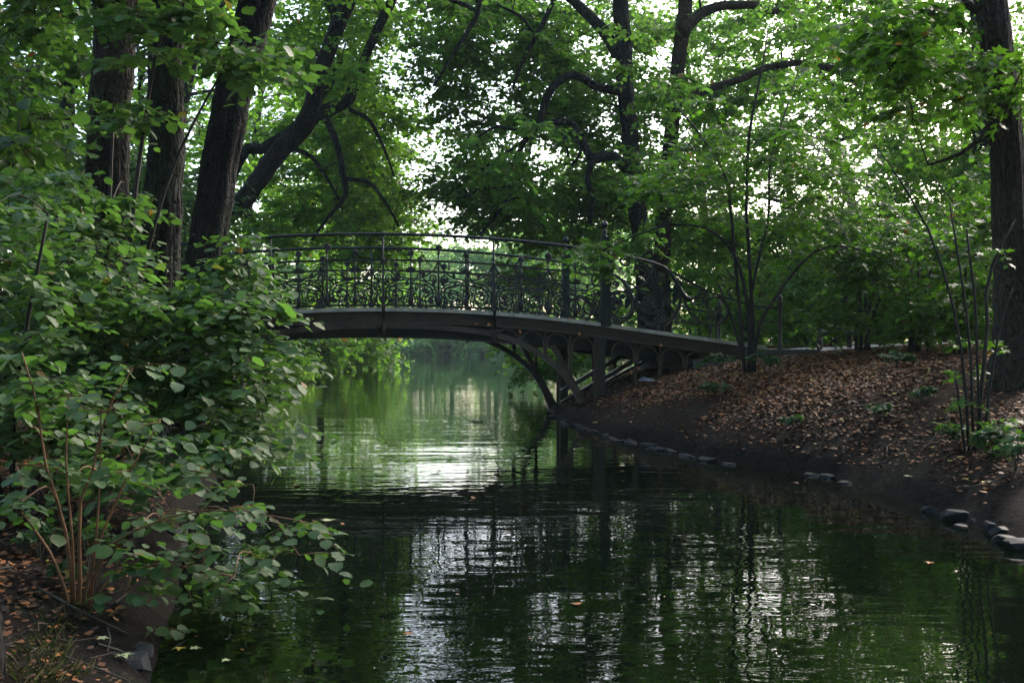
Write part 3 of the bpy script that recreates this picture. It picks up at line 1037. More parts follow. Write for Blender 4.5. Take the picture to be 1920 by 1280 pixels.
def tree(name, label, cat, trunk, limbs, boughs, leaf, bark, ls, R, nt=12, nl=12, tmpl=T_MID, group=None, tone=0.5, droop=0.35, flat=0.4, stems=False,
         twig_r=0.006, twig_keep=0.5, tilt=0.5, conn_r=0.03, tvar=0.2, single=0, trunk_sides=40, seed=None, wire=True):
    """thing > trunk (or stems), limb..., branches, crown; trunk and limbs are rows of x, y, z, r"""
    NTREE[0] += 1
    rg = np.random.default_rng(100 + NTREE[0] if seed is None else seed)
    base = np.array(trunk[0][:3] if not stems else trunk[0][0][:3])
    root = thing(name, base, label, cat, group)
    skel = []
    rows = trunk if stems else [trunk]
    for k, tr in enumerate(rows):
        length = sum(np.linalg.norm(np.subtract(tr[i][:3], tr[i + 1][:3])) for i in range(len(tr) - 1))
        n = int(min(90, max(8, length / (0.22 if not stems else 0.3))))
        c = catmull(tr, n)
        rad = np.clip(c[:, 3], 0.003, None)
        jit = rg.normal(0, 1, (n, 3)); jit[0] = 0
        for i in range(1, n): jit[i] = jit[i - 1] * 0.8 + jit[i] * 0.5
        pts = c[:, :3] + jit * (rad[:, None] * (0.10 if not stems else 0.5))
        if not stems:      # root flare
            d = np.linalg.norm(pts - pts[0], axis=1)
            rad = rad * (1 + 0.5 * np.exp(-d / 0.35))
        b = MB(); b.tube(pts, rad, trunk_sides if not stems else 6, rough=0.045 if not stems else 0.05, seed=NTREE[0] * 7 + k, furrow=1.0)
        b.build("trunk" if not stems else "stem", bark, root)
        skel.append(np.column_stack([pts, rad]))
    for k, lm in enumerate(limbs):
        length = sum(np.linalg.norm(np.subtract(lm[i][:3], lm[i + 1][:3])) for i in range(len(lm) - 1))
        n = int(min(50, max(7, length / 0.2)))
        c = catmull(lm, n)
        rad = np.clip(c[:, 3], 0.004, None)
        jit = rg.normal(0, 1, (n, 3)); jit[0] = 0
        for i in range(1, n): jit[i] = jit[i - 1] * 0.85 + jit[i] * 0.5
        pts = c[:, :3] + jit * np.clip(rad, 0.012, 0.06)[:, None] * 0.35
        b = MB(); b.tube(pts, rad, 9, rough=0.06, seed=NTREE[0] * 13 + k); b.build("limb", bark, root)
        skel.append(np.column_stack([pts, rad]))
    if not boughs: return root
    sk = np.concatenate(skel)
    if stems and tmpl == 'hazel':      # every stem ends in leaves
        boughs = list(boughs) + [np.array(r[-1][:3]) for r in rows] + [np.array(r[-2][:3]) for r in rows if len(r) > 4]
    LV = []; TW = []; EX = []
    for c in boughs:
        c = np.asarray(c, float)
        RR = R * rg.uniform(0.75, 1.3)
        l, tw = spray(rg, c, RR, max(4, int(nt * rg.uniform(0.75, 1.25))), nl, ls, flat, droop, tone + rg.normal(0, 0.1), tvar, tilt)
        LV.append(l); TW.append(tw)
        if wire:
            dd = np.linalg.norm(sk[:, :3] - c, axis=1) + 0.9 * np.clip(sk[:, 2] - c[2], 0, None)
            k = int(np.argmin(dd)); s0 = sk[k, :3]
            dist = np.linalg.norm(c - s0)
            midp = (s0 * 0.5 + c * 0.5) + np.array([0, 0, 0.16 * dist]) + rg.normal(0, 0.06 * dist, 3)
            cu = catmull([s0, midp, c], 7)
            r0 = min(sk[k, 3] * 0.7, conn_r * (0.5 + 0.25 * dist))
            EX.append(quick_tube(cu, np.linspace(r0, max(0.004, twig_r), 7), 5))
            nb = cu[2:6]
            sk = np.vstack([sk, np.column_stack([nb, np.full(len(nb), r0 * 0.6)])])
    me = twig_mesh("branches", TW, bark, base, twig_r, twig_keep, rg, EX)
    tag(link("branches", me, root), kind="stuff")
    L = cat_leaves(LV)
    if single:
        # the leaves that show largest are objects of their own
        dcam = np.linalg.norm(L[0] - np.array([0, 0, H]), axis=1)
        vis = (np.abs(L[0][:, 0] / L[0][:, 1]) < 0.47) & (np.abs((L[0][:, 2] - H) / L[0][:, 1]) < 0.31)
        score = np.where(vis, L[3] / dcam, 0)
        order = np.argsort(-score)[:single]
        big = np.zeros(len(L[0]), bool); big[order] = True
        for i in order:
            me = LEAFM[int(rg.integers(len(LEAFM)))]
            a = Vector(L[1][i]); nn = Vector(L[2][i]).normalized()
            bx = a.cross(nn).normalized(); nz = bx.cross(a)
            s = float(L[3][i])
            mtx = Matrix(((bx.x * s, a.x * s, nz.x * s, L[0][i][0] - base[0]), (bx.y * s, a.y * s, nz.y * s, L[0][i][1] - base[1]), (bx.z * s, a.z * s, nz.z * s, L[0][i][2] - base[2]), (0, 0, 0, 1)))
            o = bpy.data.objects.new("leaf", me); COL.objects.link(o); o.parent = root; o.matrix_local = mtx
        L = tuple(x[~big] for x in L)
    if tmpl == 'hazel':
        rest = None
        half = rg.integers(0, 3, len(L[0]))
        V = []; Fc = []; T = []; U = []; Rm = []; base_n = 0
        for q in range(3):
            tv, tf, rim = leaf_template(40 + q)
            sel = half == q
            Pp, A, N, S, tt = (x[sel] for x in L)
            Bv = np.cross(A, N); Bv /= np.linalg.norm(Bv, axis=1)[:, None] + 1e-9
            N2 = np.cross(Bv, A)
            v = (Pp[:, None, :] - base) + S[:, None, None] * (tv[None, :, 0:1] * Bv[:, None, :] + tv[None, :, 1:2] * A[:, None, :] + tv[None, :, 2:3] * N2[:, None, :])
            n, k = len(Pp), len(tv)
            Fc.append((tf[None] + (np.arange(n) * k)[:, None, None]).reshape(-1, 3) + base_n)
            V.append(v.reshape(-1, 3)); T.append(np.repeat(tt, k)); U.append(np.tile(tv, (n, 1)))
            age = (rg.random(n) < 0.22) * rg.uniform(0.5, 1, n)
            Rm.append((rim[None] * age[:, None]).ravel()); base_n += n * k
        me = fast_mesh("foliage", np.concatenate(V), np.concatenate(Fc), leaf, {"tone": np.concatenate(T), "luv": np.concatenate(U), "rim": np.concatenate(Rm)}, True)
    else:
        me = leaves_mesh("crown", L, tmpl, leaf, base)
    tag(link("foliage" if stems else "crown", me, root), kind="stuff")
    return root


# shared meshes of single large leaves, differing in outline, tone and browned rims
LEAFM = []
for k in range(20):
    rg = np.random.default_rng(900 + k)
    tv, tf, rim = leaf_template(60 + k, 0.10 + 0.16 * rg.random(), 0.80 + 0.16 * rg.random())
    age = [0, 0.6, 1.0, 0, 1.0][k % 5]
    tone = 0.25 + 0.55 * rg.random() if k != 7 else 0.92
    LEAFM.append(fast_mesh("leaf", tv, tf, M['hazel'], {"tone": np.full(len(tv), tone), "luv": tv, "rim": rim * age}, True))

RG = np.random.default_rng(77)
E = lambda *a: ell(RG, *a)

# ------------------------------------------------------------------ trees on the left
def rooted(l, Y):
    """drop the first point of a pixel polyline onto the ground"""
    t = px_poly(l, Y)
    x, y = t[0][0], t[0][1]
    t[0] = (x, y, gz(x, y) - 0.12, t[0][3])
    return t


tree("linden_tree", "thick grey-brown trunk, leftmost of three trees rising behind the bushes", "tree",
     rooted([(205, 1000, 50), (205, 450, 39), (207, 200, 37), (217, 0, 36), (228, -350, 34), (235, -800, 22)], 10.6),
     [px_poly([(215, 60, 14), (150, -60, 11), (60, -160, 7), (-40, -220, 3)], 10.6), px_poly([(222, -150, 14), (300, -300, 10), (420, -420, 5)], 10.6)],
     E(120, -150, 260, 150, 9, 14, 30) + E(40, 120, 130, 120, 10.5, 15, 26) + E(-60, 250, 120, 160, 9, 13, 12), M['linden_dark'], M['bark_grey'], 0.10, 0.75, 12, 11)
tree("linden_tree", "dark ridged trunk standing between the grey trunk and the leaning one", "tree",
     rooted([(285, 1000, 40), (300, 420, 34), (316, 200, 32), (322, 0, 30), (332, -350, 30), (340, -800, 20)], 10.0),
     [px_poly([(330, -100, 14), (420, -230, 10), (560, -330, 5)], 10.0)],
     E(380, -200, 260, 120, 8, 13, 26) + [(RG.uniform(-8, 8), RG.uniform(-9, 5), RG.uniform(6.0, 9.5)) for _ in range(70)], M['linden_dark'], M['bark_dark'], 0.10, 0.75, 12, 11)  # random boughs over the viewpoint are unseen, added only to cast shade
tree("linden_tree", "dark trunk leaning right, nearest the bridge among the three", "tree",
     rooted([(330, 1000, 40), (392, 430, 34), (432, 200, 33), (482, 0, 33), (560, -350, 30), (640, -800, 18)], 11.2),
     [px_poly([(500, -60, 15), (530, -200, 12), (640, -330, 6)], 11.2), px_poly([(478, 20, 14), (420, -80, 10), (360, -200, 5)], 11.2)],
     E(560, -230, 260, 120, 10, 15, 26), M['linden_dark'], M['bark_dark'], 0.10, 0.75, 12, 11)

YB = 25.0
tree("leaning_tree", "black leaning trunk forking over the water behind the left bridge end", "tree",
     rooted([(250, 600, 22), (380, 460, 20), (462, 365, 18), (518, 288, 18), (573, 225, 18), (597, 150, 15), (635, 40, 15), (672, -60, 14), (700, -220, 9)], YB),
     [px_poly([(580, 222, 17), (648, 190, 12), (664, 165, 11), (690, 95, 9), (742, -10, 9), (790, -130, 6)], YB),
      px_poly([(606, 212, 7), (628, 258, 6), (644, 320, 6), (650, 365, 4), (612, 410, 3), (585, 450, 2)], YB - 0.5),
      px_poly([(650, 335, 4), (692, 345, 4), (722, 380, 3), (748, 425, 2)], YB - 0.6), px_poly([(655, 205, 5), (690, 225, 4), (715, 270, 3), (738, 330, 2)], YB - 0.3),
      px_poly([(636, 45, 9), (612, 0, 8), (580, -60, 6)], YB), px_poly([(530, 270, 5), (590, 300, 4), (640, 380, 2)], YB + 0.5)],
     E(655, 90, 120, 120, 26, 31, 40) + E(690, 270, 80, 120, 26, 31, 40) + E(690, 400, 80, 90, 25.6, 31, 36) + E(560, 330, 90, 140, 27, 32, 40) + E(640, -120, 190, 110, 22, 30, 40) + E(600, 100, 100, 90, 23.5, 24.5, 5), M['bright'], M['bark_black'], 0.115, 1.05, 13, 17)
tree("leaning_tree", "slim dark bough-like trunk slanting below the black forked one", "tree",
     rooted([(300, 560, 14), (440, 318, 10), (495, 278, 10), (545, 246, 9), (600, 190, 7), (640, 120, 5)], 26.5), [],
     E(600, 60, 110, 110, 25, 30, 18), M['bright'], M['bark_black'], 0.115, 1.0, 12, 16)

YC = 25.0
tree("old_linden", "dark trunk with drooping crooked boughs just behind the bridge's right end", "tree",
     rooted([(1222, 700, 20), (1207, 480, 18), (1187, 330, 16.5), (1174, 200, 15.5), (1166, 60, 15.5), (1160, -100, 13), (1150, -420, 10), (1145, -700, 5)], YC),
     [px_poly([(1172, 172, 9), (1122, 163, 8), (1072, 140, 8), (1036, 163, 7), (1016, 205, 7), (1010, 238, 6)], YC - 0.4),
      px_poly([(1180, 318, 10), (1146, 293, 11), (1113, 298, 9), (1095, 262, 6.5), (1078, 234, 6), (1040, 231, 6), (1010, 238, 6), (985, 262, 5.5), (970, 300, 5), (965, 345, 4), (935, 395, 3), (900, 440, 2)], YC - 0.8),
      px_poly([(1112, 300, 7), (1100, 335, 6), (1115, 372, 5), (1108, 420, 2)], YC - 0.9), px_poly([(1158, 105, 11), (1130, 62, 11), (1090, 20, 10), (1045, -25, 8), (990, -100, 5)], YC),
      px_poly([(1040, -2, 5), (1005, 70, 5), (980, 115, 4), (962, 165, 2)], YC - 0.6), px_poly([(1006, 70, 3), (975, 30, 3), (930, 10, 2)], YC - 0.6),
      px_poly([(1010, 240, 4), (960, 243, 4), (925, 240, 3), (880, 270, 2)], YC - 0.7), px_poly([(985, 262, 4), (945, 290, 3), (900, 320, 2)], YC - 0.9), px_poly([(962, 350, 3), (920, 350, 3), (870, 370, 2)], YC - 1.0),
      px_poly([(1005, 240, 3), (995, 270, 3), (993, 295, 2)], YC - 1), px_poly([(1080, 240, 3), (1088, 285, 3), (1070, 310, 2)], YC - 1), px_poly([(1035, 232, 3), (1060, 258, 3), (1065, 295, 2)], YC - 1),
      px_poly([(895, -40, 7), (895, 25, 5), (880, 55, 4), (850, 100, 3), (815, 160, 2)], YC - 1.5), px_poly([(890, 20, 4), (860, 5, 4), (820, -5, 3)], YC - 1.5)],
     E(1000, 300, 150, 80, 25.3, 29, 28) + E(930, 370, 110, 60, 24.6, 28, 27) + E(1060, 400, 120, 70, 25, 29, 25) + E(1050, 190, 110, 70, 25.3, 29, 28) + E(1180, 330, 80, 110, 25.8, 29, 18) + E(1190, 380, 60, 110, 23, 24, 7) + E(950, 300, 110, 90, 22.5, 23.6, 7)
     + E(930, 60, 140, 75, 24.4, 28, 34) + E(850, 110, 70, 60, 23.6, 27, 14) + E(1080, 60, 100, 70, 25.4, 29, 20) + E(980, -150, 280, 110, 21, 28, 30) + E(880, 215, 70, 50, 25, 27, 9) + E(870, 340, 60, 60, 25, 28, 9) + E(1100, 150, 150, 120, 27, 31, 18) + E(1000, -20, 260, 50, 26, 31, 24) + E(1010, 500, 70, 50, 25.5, 28, 9) + E(1210, 130, 80, 120, 25.5, 29, 16) + E(1215, 150, 60, 120, 23, 24.4, 5), M['linden'], M['bark_black'], 0.112, 0.95, 13, 17)
tree("tall_tree", "brown-barked trunk just right of the tree with drooping boughs", "tree",
     rooted([(1243, 700, 17), (1240, 450, 15), (1258, 250, 13), (1274, 100, 13), (1286, 0, 13), (1295, -350, 10)], 27.0),
     [px_poly([(1282, 60, 11), (1310, 30, 10), (1350, 12, 9), (1410, 10, 8), (1455, 22, 6), (1490, -2, 4)], 26.5),
      px_poly([(1262, 200, 9), (1320, 172, 8), (1385, 152, 7), (1430, 130, 7), (1500, 118, 6.5), (1560, 130, 6), (1612, 156, 5)], 26.5), px_poly([(1540, 124, 5), (1590, 122, 5), (1640, 130, 3)], 26.5), px_poly([(1520, 124, 5), (1570, 165, 4), (1595, 200, 2)], 26)],
     E(1300, 250, 90, 120, 27.4, 32, 28) + E(1420, 80, 150, 80, 27, 32, 26) + E(1480, 210, 170, 70, 26.8, 32, 30) + E(1340, -120, 240, 90, 23, 30, 18) + E(1330, 0, 190, 70, 27.5, 33, 26) + E(1330, 400, 80, 80, 27, 31, 20), M['linden'], M['bark_brown'], 0.112, 0.95, 13, 17)

# ------------------------------------------------------------------ trees on the right
p = ground_hit(1900, 725)
YE = float(p[1])
tree("maple_tree", "tall grey trunk rising from the leaf litter at the right edge", "tree",
     rooted([(1908, 735, 36), (1897, 560, 32), (1886, 330, 30), (1873, 150, 28), (1862, 0, 27), (1850, -350, 22), (1845, -800, 14)], YE),
     [px_poly([(1868, 60, 9), (1830, 20, 8), (1760, -20, 6), (1680, -60, 4)], YE), px_poly([(1880, 235, 7), (1840, 260, 5), (1800, 290, 4), (1740, 310, 2)], YE), px_poly([(1855, -200, 12), (1760, -330, 8), (1650, -420, 4)], YE)],
     E(1730, 110, 110, 110, YE - 1.5, YE + 3, 17) + E(1860, 110, 60, 90, YE + 0.8, YE + 3.5, 6) + E(1880, 150, 40, 50, YE - 2, YE - 0.6, 2) + E(1640, 20, 150, 70, YE - 1, YE + 4, 9) + E(1800, -200, 300, 120, YE - 3, YE + 4, 18) + E(1900, 400, 60, 90, YE + 1, YE + 4, 12) + E(1850, 520, 60, 60, YE + 1.5, YE + 4, 8), M['maple'], M['bark_grey'], 0.085, 0.62, 11, 14, tmpl=T_MAPLE, droop=0.3)
tree("tall_tree", "dark straight trunk standing back, left of the big right trunk", "tree",
     rooted([(1846, 660, 20), (1846, 480, 18), (1844, 330, 17), (1838, 100, 15), (1830, -200, 11)], 24.0), [],
     E(1780, 240, 160, 110, 23, 28, 34) + E(1740, 60, 190, 80, 22, 28, 22) + E(1600, 40, 200, 70, 24, 29, 20) + E(1880, 320, 60, 110, 25, 28, 14), M['linden'], M['bark_dark'], 0.115, 0.95, 12, 15)

q = ground_hit(1408, 700)
YH = float(q[1])
tree("young_maple", "slender many-stemmed young maple arching beside the bridge's right end", "tree",
     [rooted(l, YH) for l in ([(1404, 700, 4.6), (1404, 600, 4), (1392, 520, 3.6), (1372, 470, 3.2), (1345, 440, 2.8), (1308, 425, 2), (1240, 425, 2), (1130, 470, 1)], [(1409, 700, 4.6), (1412, 600, 4), (1404, 480, 3.5), (1398, 380, 3), (1405, 250, 3), (1425, 150, 2), (1440, 60, 1.2)],
                              [(1414, 700, 4), (1422, 620, 3.2), (1450, 560, 3), (1500, 495, 2.6), (1545, 462, 2.2), (1610, 465, 1.5), (1680, 500, 1.2)], [(1408, 700, 4), (1408, 560, 3), (1440, 420, 2.5), (1445, 300, 2), (1480, 190, 1.2)],
                              [(1400, 700, 4), (1385, 640, 3), (1360, 570, 2.5), (1345, 530, 1.5)], [(1398, 500, 3.5, YH), (1372, 420, 3), (1360, 330, 2.5), (1310, 250, 2), (1250, 180, 1.2)])],
     [], E(1420, 320, 170, 110, YH - 1.2, YH + 2.2, 36) + E(1270, 350, 90, 40, YH - 1, YH + 2, 7) + E(1570, 410, 130, 100, YH - 1, YH + 3, 26) + E(1125, 480, 25, 40, YH + 0.4, YH + 1.2, 4) + E(1450, 190, 130, 80, YH, YH + 3, 13), M['maple'], M['stem_dark'], 0.068, 0.62, 11, 14, tmpl=T_MAPLE, stems=True, droop=0.3, flat=0.28, tilt=0.35, conn_r=0.012, twig_r=0.003)

q = ground_hit(1832, 842)
YG = float(q[1])
tree("hazel_shrub", "clump of thin bare stems near the water by the right trunk", "shrub",
     [rooted(l, YG) for l in ([(1818, 842, 2.6), (1808, 700, 2.6), (1785, 560, 2.4), (1745, 440, 2), (1690, 340, 1.6), (1640, 270, 1)], [(1826, 842, 3), (1818, 640, 2.4), (1800, 500, 2), (1780, 380, 1.4)], [(1832, 842, 4), (1842, 720, 3.6), (1852, 620, 3.4), (1850, 540, 3), (1872, 470, 2.3), (1905, 410, 1.5)],
                              [(1838, 842, 3), (1832, 700, 2.4), (1826, 560, 2.5), (1812, 430, 1.5)], [(1812, 842, 3), (1800, 760, 2.5), (1790, 700, 1.5)], [(1846, 842, 3), (1858, 720, 2.5), (1880, 600, 2), (1900, 540, 1)])],
     [], [at(1800, 760, YG), at(1860, 800, YG - 0.2), at(1890, 790, YG - 0.3), at(1790, 800, YG), at(1880, 830, YG - 0.3), at(1810, 700, YG + 0.2), at(1840, 640, YG + .2), at(1700, 350, YG + 0.4), at(1880, 470, YG)], M['maple'], M['stem_dark'], 0.06, 0.22, 6, 6, tmpl=T_MAPLE, stems=True, conn_r=0.006, twig_r=0.002)


# understory shrubs and saplings behind the litter slope
def bush(px, py, Y, w, h, label, nb, ls, R, leaf='maple', group=None, name="woodland_shrub", nt=10, nl=10, tmpl=T_MID, stem='stem_dark', tone=0.5, nst=6, z0=None, keep=0.6):
    """bush whose foot stands at column px, depth Y; w, h are half width and height in metres"""
    X = (px - 960) / F * Y
    RG = np.random.default_rng(int(abs(px) * 31 + Y * 77))
    g = gz(X, Y) if z0 is None else z0
    st = []; bo = []
    for k in range(nst):
        a = RG.uniform(0, 6.28); r = RG.uniform(0.3, 0.9)
        tip = (X + math.cos(a) * w * r, Y + math.sin(a) * w * r * 0.7, g + h * RG.uniform(0.7, 1.0))
        st.append([(X + RG.normal(0, 0.08), Y + RG.normal(0, 0.08), g - 0.05, 0.02 + 0.006 * h), (X + math.cos(a) * w * r * 0.35, Y + math.sin(a) * w * r * 0.3, g + h * 0.5, 0.015 + 0.003 * h), (*tip, 0.006)])
    for _ in range(nb):
        a = RG.uniform(0, 6.28); r = math.sqrt(RG.random()); zz = RG.uniform(0.12 if z0 is None else -0.03, 1.0)
        ww = w * r * math.sin(math.pi * min(1, 0.25 + 0.7 * zz)) ** 0.6
        bo.append((X + math.cos(a) * ww, Y + math.sin(a) * ww * 0.8, g + h * zz))
    return tree(name, label, "shrub", st, [], bo, M[leaf], M[stem], ls, R, nt, nl, tmpl=tmpl, stems=True, conn_r=0.012, twig_r=0.004, group=group, tone=tone, twig_keep=keep)


bush(1615, 640, 18.0, 1.3, 1.9, "green shrub behind the litter mound, left of the glossy crest shrub", 46, 0.085, 0.5)
bush(1560, 640, 23.0, 1.4, 2.2, "green shrub behind the pale path, right of the bridge's end post", 50, 0.085, 0.5)
bush(1720, 640, 16.5, 1.3, 2.0, "dense shrub with glossy leaves on the crest of the litter slope", 52, 0.085, 0.5)
bush(1805, 640, 15.0, 1.0, 1.7, "leafy shrub left of the thin bare stems, on the crest", 40, 0.08, 0.45)
bush(1660, 640, 24.0, 2.2, 3.2, "tall shrub thicket behind the path, centre of the right bank", 60, 0.11, 0.8)
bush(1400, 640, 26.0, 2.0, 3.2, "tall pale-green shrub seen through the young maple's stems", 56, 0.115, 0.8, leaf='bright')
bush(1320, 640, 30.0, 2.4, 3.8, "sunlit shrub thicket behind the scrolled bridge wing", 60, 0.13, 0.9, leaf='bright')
bush(1530, 640, 29.0, 2.6, 3.8, "broad shrub thicket behind the arching maple branch", 64, 0.13, 0.9)
bush(1900, 640, 19.0, 1.8, 3.4, "tall shrub at the right edge behind the big trunk", 50, 0.10, 0.7)
bush(1780, 640, 27.0, 2.4, 5.0, "pale shrub thicket far back beside the dark straight trunk", 56, 0.13, 0.9, leaf='bright')


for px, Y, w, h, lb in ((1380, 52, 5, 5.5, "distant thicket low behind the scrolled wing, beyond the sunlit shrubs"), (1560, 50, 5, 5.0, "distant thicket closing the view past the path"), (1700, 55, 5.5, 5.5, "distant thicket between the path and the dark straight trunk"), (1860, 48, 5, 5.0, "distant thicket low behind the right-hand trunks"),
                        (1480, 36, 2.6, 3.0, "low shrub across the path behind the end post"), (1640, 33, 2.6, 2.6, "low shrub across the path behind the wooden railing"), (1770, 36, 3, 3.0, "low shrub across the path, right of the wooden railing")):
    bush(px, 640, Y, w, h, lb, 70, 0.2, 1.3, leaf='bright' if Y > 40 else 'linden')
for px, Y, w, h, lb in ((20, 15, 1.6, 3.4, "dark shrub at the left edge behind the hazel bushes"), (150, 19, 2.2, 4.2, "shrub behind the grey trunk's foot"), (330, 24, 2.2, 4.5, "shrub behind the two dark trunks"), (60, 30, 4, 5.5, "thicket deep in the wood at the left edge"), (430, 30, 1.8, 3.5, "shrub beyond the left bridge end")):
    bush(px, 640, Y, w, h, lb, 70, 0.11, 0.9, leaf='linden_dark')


# background trees
def back_tree(px, Y, top, wid, label, nb, leaf='linden', ls=0.18, R=1.3, r=0.16, low=0.25, name="woodland_tree", bark='bark_dark', group=None, tone=0.5, nt=11, nl=12):
    X = (px - 960) / F * Y
    RG = np.random.default_rng(int(abs(px) * 13 + Y * 177))
    sd = float(shore([X], [Y])[0][0])
    g = gz(X, Y) if sd > 0 else 0.0
    tr = [(X, Y, g - 0.2, r * 1.2), (X + RG.normal(0, .3), Y, g + top * 0.35, r), (X + RG.normal(0, .5), Y, g + top * 0.7, r * 0.6), (X + RG.normal(0, .5), Y, g + top * 0.95, r * 0.2)]
    bo = []
    for _ in range(nb):
        zz = RG.uniform(low, 1.0); a = RG.uniform(0, 6.28); rr = wid * math.sqrt(RG.random()) * (0.45 + 0.85 * math.sin(math.pi * min(1, (zz - low) / (1 - low) * 0.75 + 0.2)))
        bo.append((X + math.cos(a) * rr, Y + math.sin(a) * rr, g + top * zz))
    return tree(name, label, "tree", tr, [], bo, M[leaf], M[bark], ls, R, nt, nl, tmpl=T_FAR, trunk_sides=9, twig_keep=0.25, conn_r=0.05, twig_r=0.008, group=group, tone=tone)


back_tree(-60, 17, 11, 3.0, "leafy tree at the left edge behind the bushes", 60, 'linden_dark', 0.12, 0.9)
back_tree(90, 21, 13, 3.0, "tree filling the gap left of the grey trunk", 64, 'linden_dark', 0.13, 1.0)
back_tree(330, 30, 14, 3.6, "tree behind the gap between the dark trunks", 64, 'bright', 0.17, 1.2)
back_tree(250, 42, 15, 4.5, "more distant tree behind the three left trunks", 56, 'bright', 0.2, 1.5)
back_tree(480, 38, 14, 3.8, "sunlit tree right of the leaning trunk, beyond the bridge", 76, 'bright', 0.2, 1.4, low=0.12)
back_tree(600, 46, 13, 3.8, "sunlit tree over the left shore behind the bridge railing", 80, 'bright', 0.22, 1.5, low=0.06)
back_tree(1290, 40, 16, 4.2, "tree with thin crown beyond the brown-barked trunk", 40, 'bright', 0.2, 1.4)
back_tree(1480, 42, 13, 4.2, "tree behind the arching maple, on the right bank", 40, 'linden', 0.2, 1.4)
back_tree(1620, 36, 11, 3.6, "tree in the middle distance under the bright gap", 36, 'linden', 0.19, 1.3)
back_tree(1760, 46, 16, 4.5, "distant tree left of the right-hand trunks", 54, 'bright', 0.21, 1.5)
back_tree(1930, 34, 15, 4.0, "tree at the right edge far behind the big trunk", 56, 'linden', 0.19, 1.3)
back_tree(1150, 52, 11, 3.6, "tree seen low between the bridge railing and the old linden", 60, 'bright', 0.22, 1.5, low=0.08)

# shore bushes overhanging the lake behind the bridge
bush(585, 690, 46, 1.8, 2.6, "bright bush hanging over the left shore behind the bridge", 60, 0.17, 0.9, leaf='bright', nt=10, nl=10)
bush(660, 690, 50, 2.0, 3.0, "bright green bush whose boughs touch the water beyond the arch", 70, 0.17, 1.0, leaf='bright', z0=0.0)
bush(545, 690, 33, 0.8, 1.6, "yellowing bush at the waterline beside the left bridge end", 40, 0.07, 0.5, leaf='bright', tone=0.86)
# bough of bright leaves hanging behind the arch on the right
tree("shore_sapling", "bright sapling dipping its leaves to the water behind the right arch", "tree",
     [[(2.3, 27.5, gz(2.3, 27.5) - .1, 0.05), (1.9, 27, 1.6, 0.04), (1.3, 26.5, 1.7, 0.025), (0.6, 26, 1.2, 0.012)], [(2.3, 27.5, gz(2.3, 27.5) - .1, 0.05), (2.2, 27.3, 2.2, 0.03), (2.6, 27, 3.2, 0.01)]], [],
     E(985, 668, 55, 28, 25, 28, 14) + E(1070, 665, 80, 22, 26, 29, 16) + E(1120, 600, 70, 40, 27, 30, 14), M['bright'], M['stem_dark'], 0.15, 0.62, 9, 9, tmpl=T_MAPLE, stems=True, conn_r=0.012, twig_r=0.004, droop=0.6)

# far shore
FARL = ["far shore tree, hazy, leftmost beyond the bridge", "far shore tree seen just left of the middle bridge post", "pale far tree under the bright sky gap", "far shore tree seen through the middle railing panel", "hazy far tree behind the drooping boughs", "far tree on the opposite shore right of the arch",
        "far shore tree beyond the right bridge post", "far tree across the lake behind the old linden trunk"]
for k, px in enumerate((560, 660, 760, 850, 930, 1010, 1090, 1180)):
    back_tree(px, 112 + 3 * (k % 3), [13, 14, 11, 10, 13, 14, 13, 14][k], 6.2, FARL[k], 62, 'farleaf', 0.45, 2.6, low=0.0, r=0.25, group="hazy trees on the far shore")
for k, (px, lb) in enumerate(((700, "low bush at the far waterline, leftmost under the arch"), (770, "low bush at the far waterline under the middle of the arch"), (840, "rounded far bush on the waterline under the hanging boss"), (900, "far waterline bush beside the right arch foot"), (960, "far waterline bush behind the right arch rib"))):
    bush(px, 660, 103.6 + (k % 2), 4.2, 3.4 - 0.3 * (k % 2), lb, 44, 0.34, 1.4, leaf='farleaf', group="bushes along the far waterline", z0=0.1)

# unseen wood added beside and behind the viewpoint to shade it: one leafy mass
rg = np.random.default_rng(303)
bo = []
for k in range(420):
    az = rg.uniform(math.radians(62), math.radians(298)); d = rg.uniform(11, 19)
    bo.append((d * math.sin(az), d * math.cos(az) - 1.0, rg.uniform(0.8, 15)))
for k in range(90):
    az = rg.uniform(math.radians(100), math.radians(260)); d = rg.uniform(3, 12)
    bo.append((d * math.sin(az), d * math.cos(az) - 2.0, rg.uniform(8, 14)))
LV = [spray(rg, np.array(c), 2.0, 11, 9, 0.34, 0.5, 0.3, 0.5)[0] for c in bo]
tag(link("shade_woods", leaves_mesh("shade_woods", cat_leaves(LV), T_FAR, M['linden'], np.zeros(3))), "unseen wood added round the viewpoint to shade the canal", kind="stuff")

# ------------------------------------------------------------------ foreground hazels on the left bank
YS = 4.3
q = ground_hit(150, 1140)
YS = float(q[1])
S1 = [rooted(l, YS) for l in ([(140, 1140, 4), (128, 1040, 3.6), (108, 950, 3.2), (82, 860, 2.5), (70, 760, 1.8), (40, 660, 1)], [(146, 1140, 4), (150, 1050, 3.4), (148, 950, 3), (178, 870, 2.2), (200, 770, 1.6), (250, 690, 1)], [(152, 1140, 3.4), (168, 1060, 3), (205, 970, 2.4), (245, 880, 1.8), (300, 790, 1)], [(143, 1140, 3), (135, 1000, 2.6), (125, 880, 2), (130, 740, 1)], [(158, 1140, 2.6), (180, 1020, 2.2), (188, 900, 1.6), (190, 770, 1)],
                              [(156, 1140, 4), (185, 1050, 3), (240, 1000, 2.5), (330, 965, 2), (430, 955, 1.5), (560, 975, 1)], [(150, 1140, 3), (200, 1090, 2.5), (260, 1065, 2), (340, 1060, 1.5), (440, 1080, 1)], [(144, 1140, 3), (100, 1050, 2.5), (40, 960, 2)])]
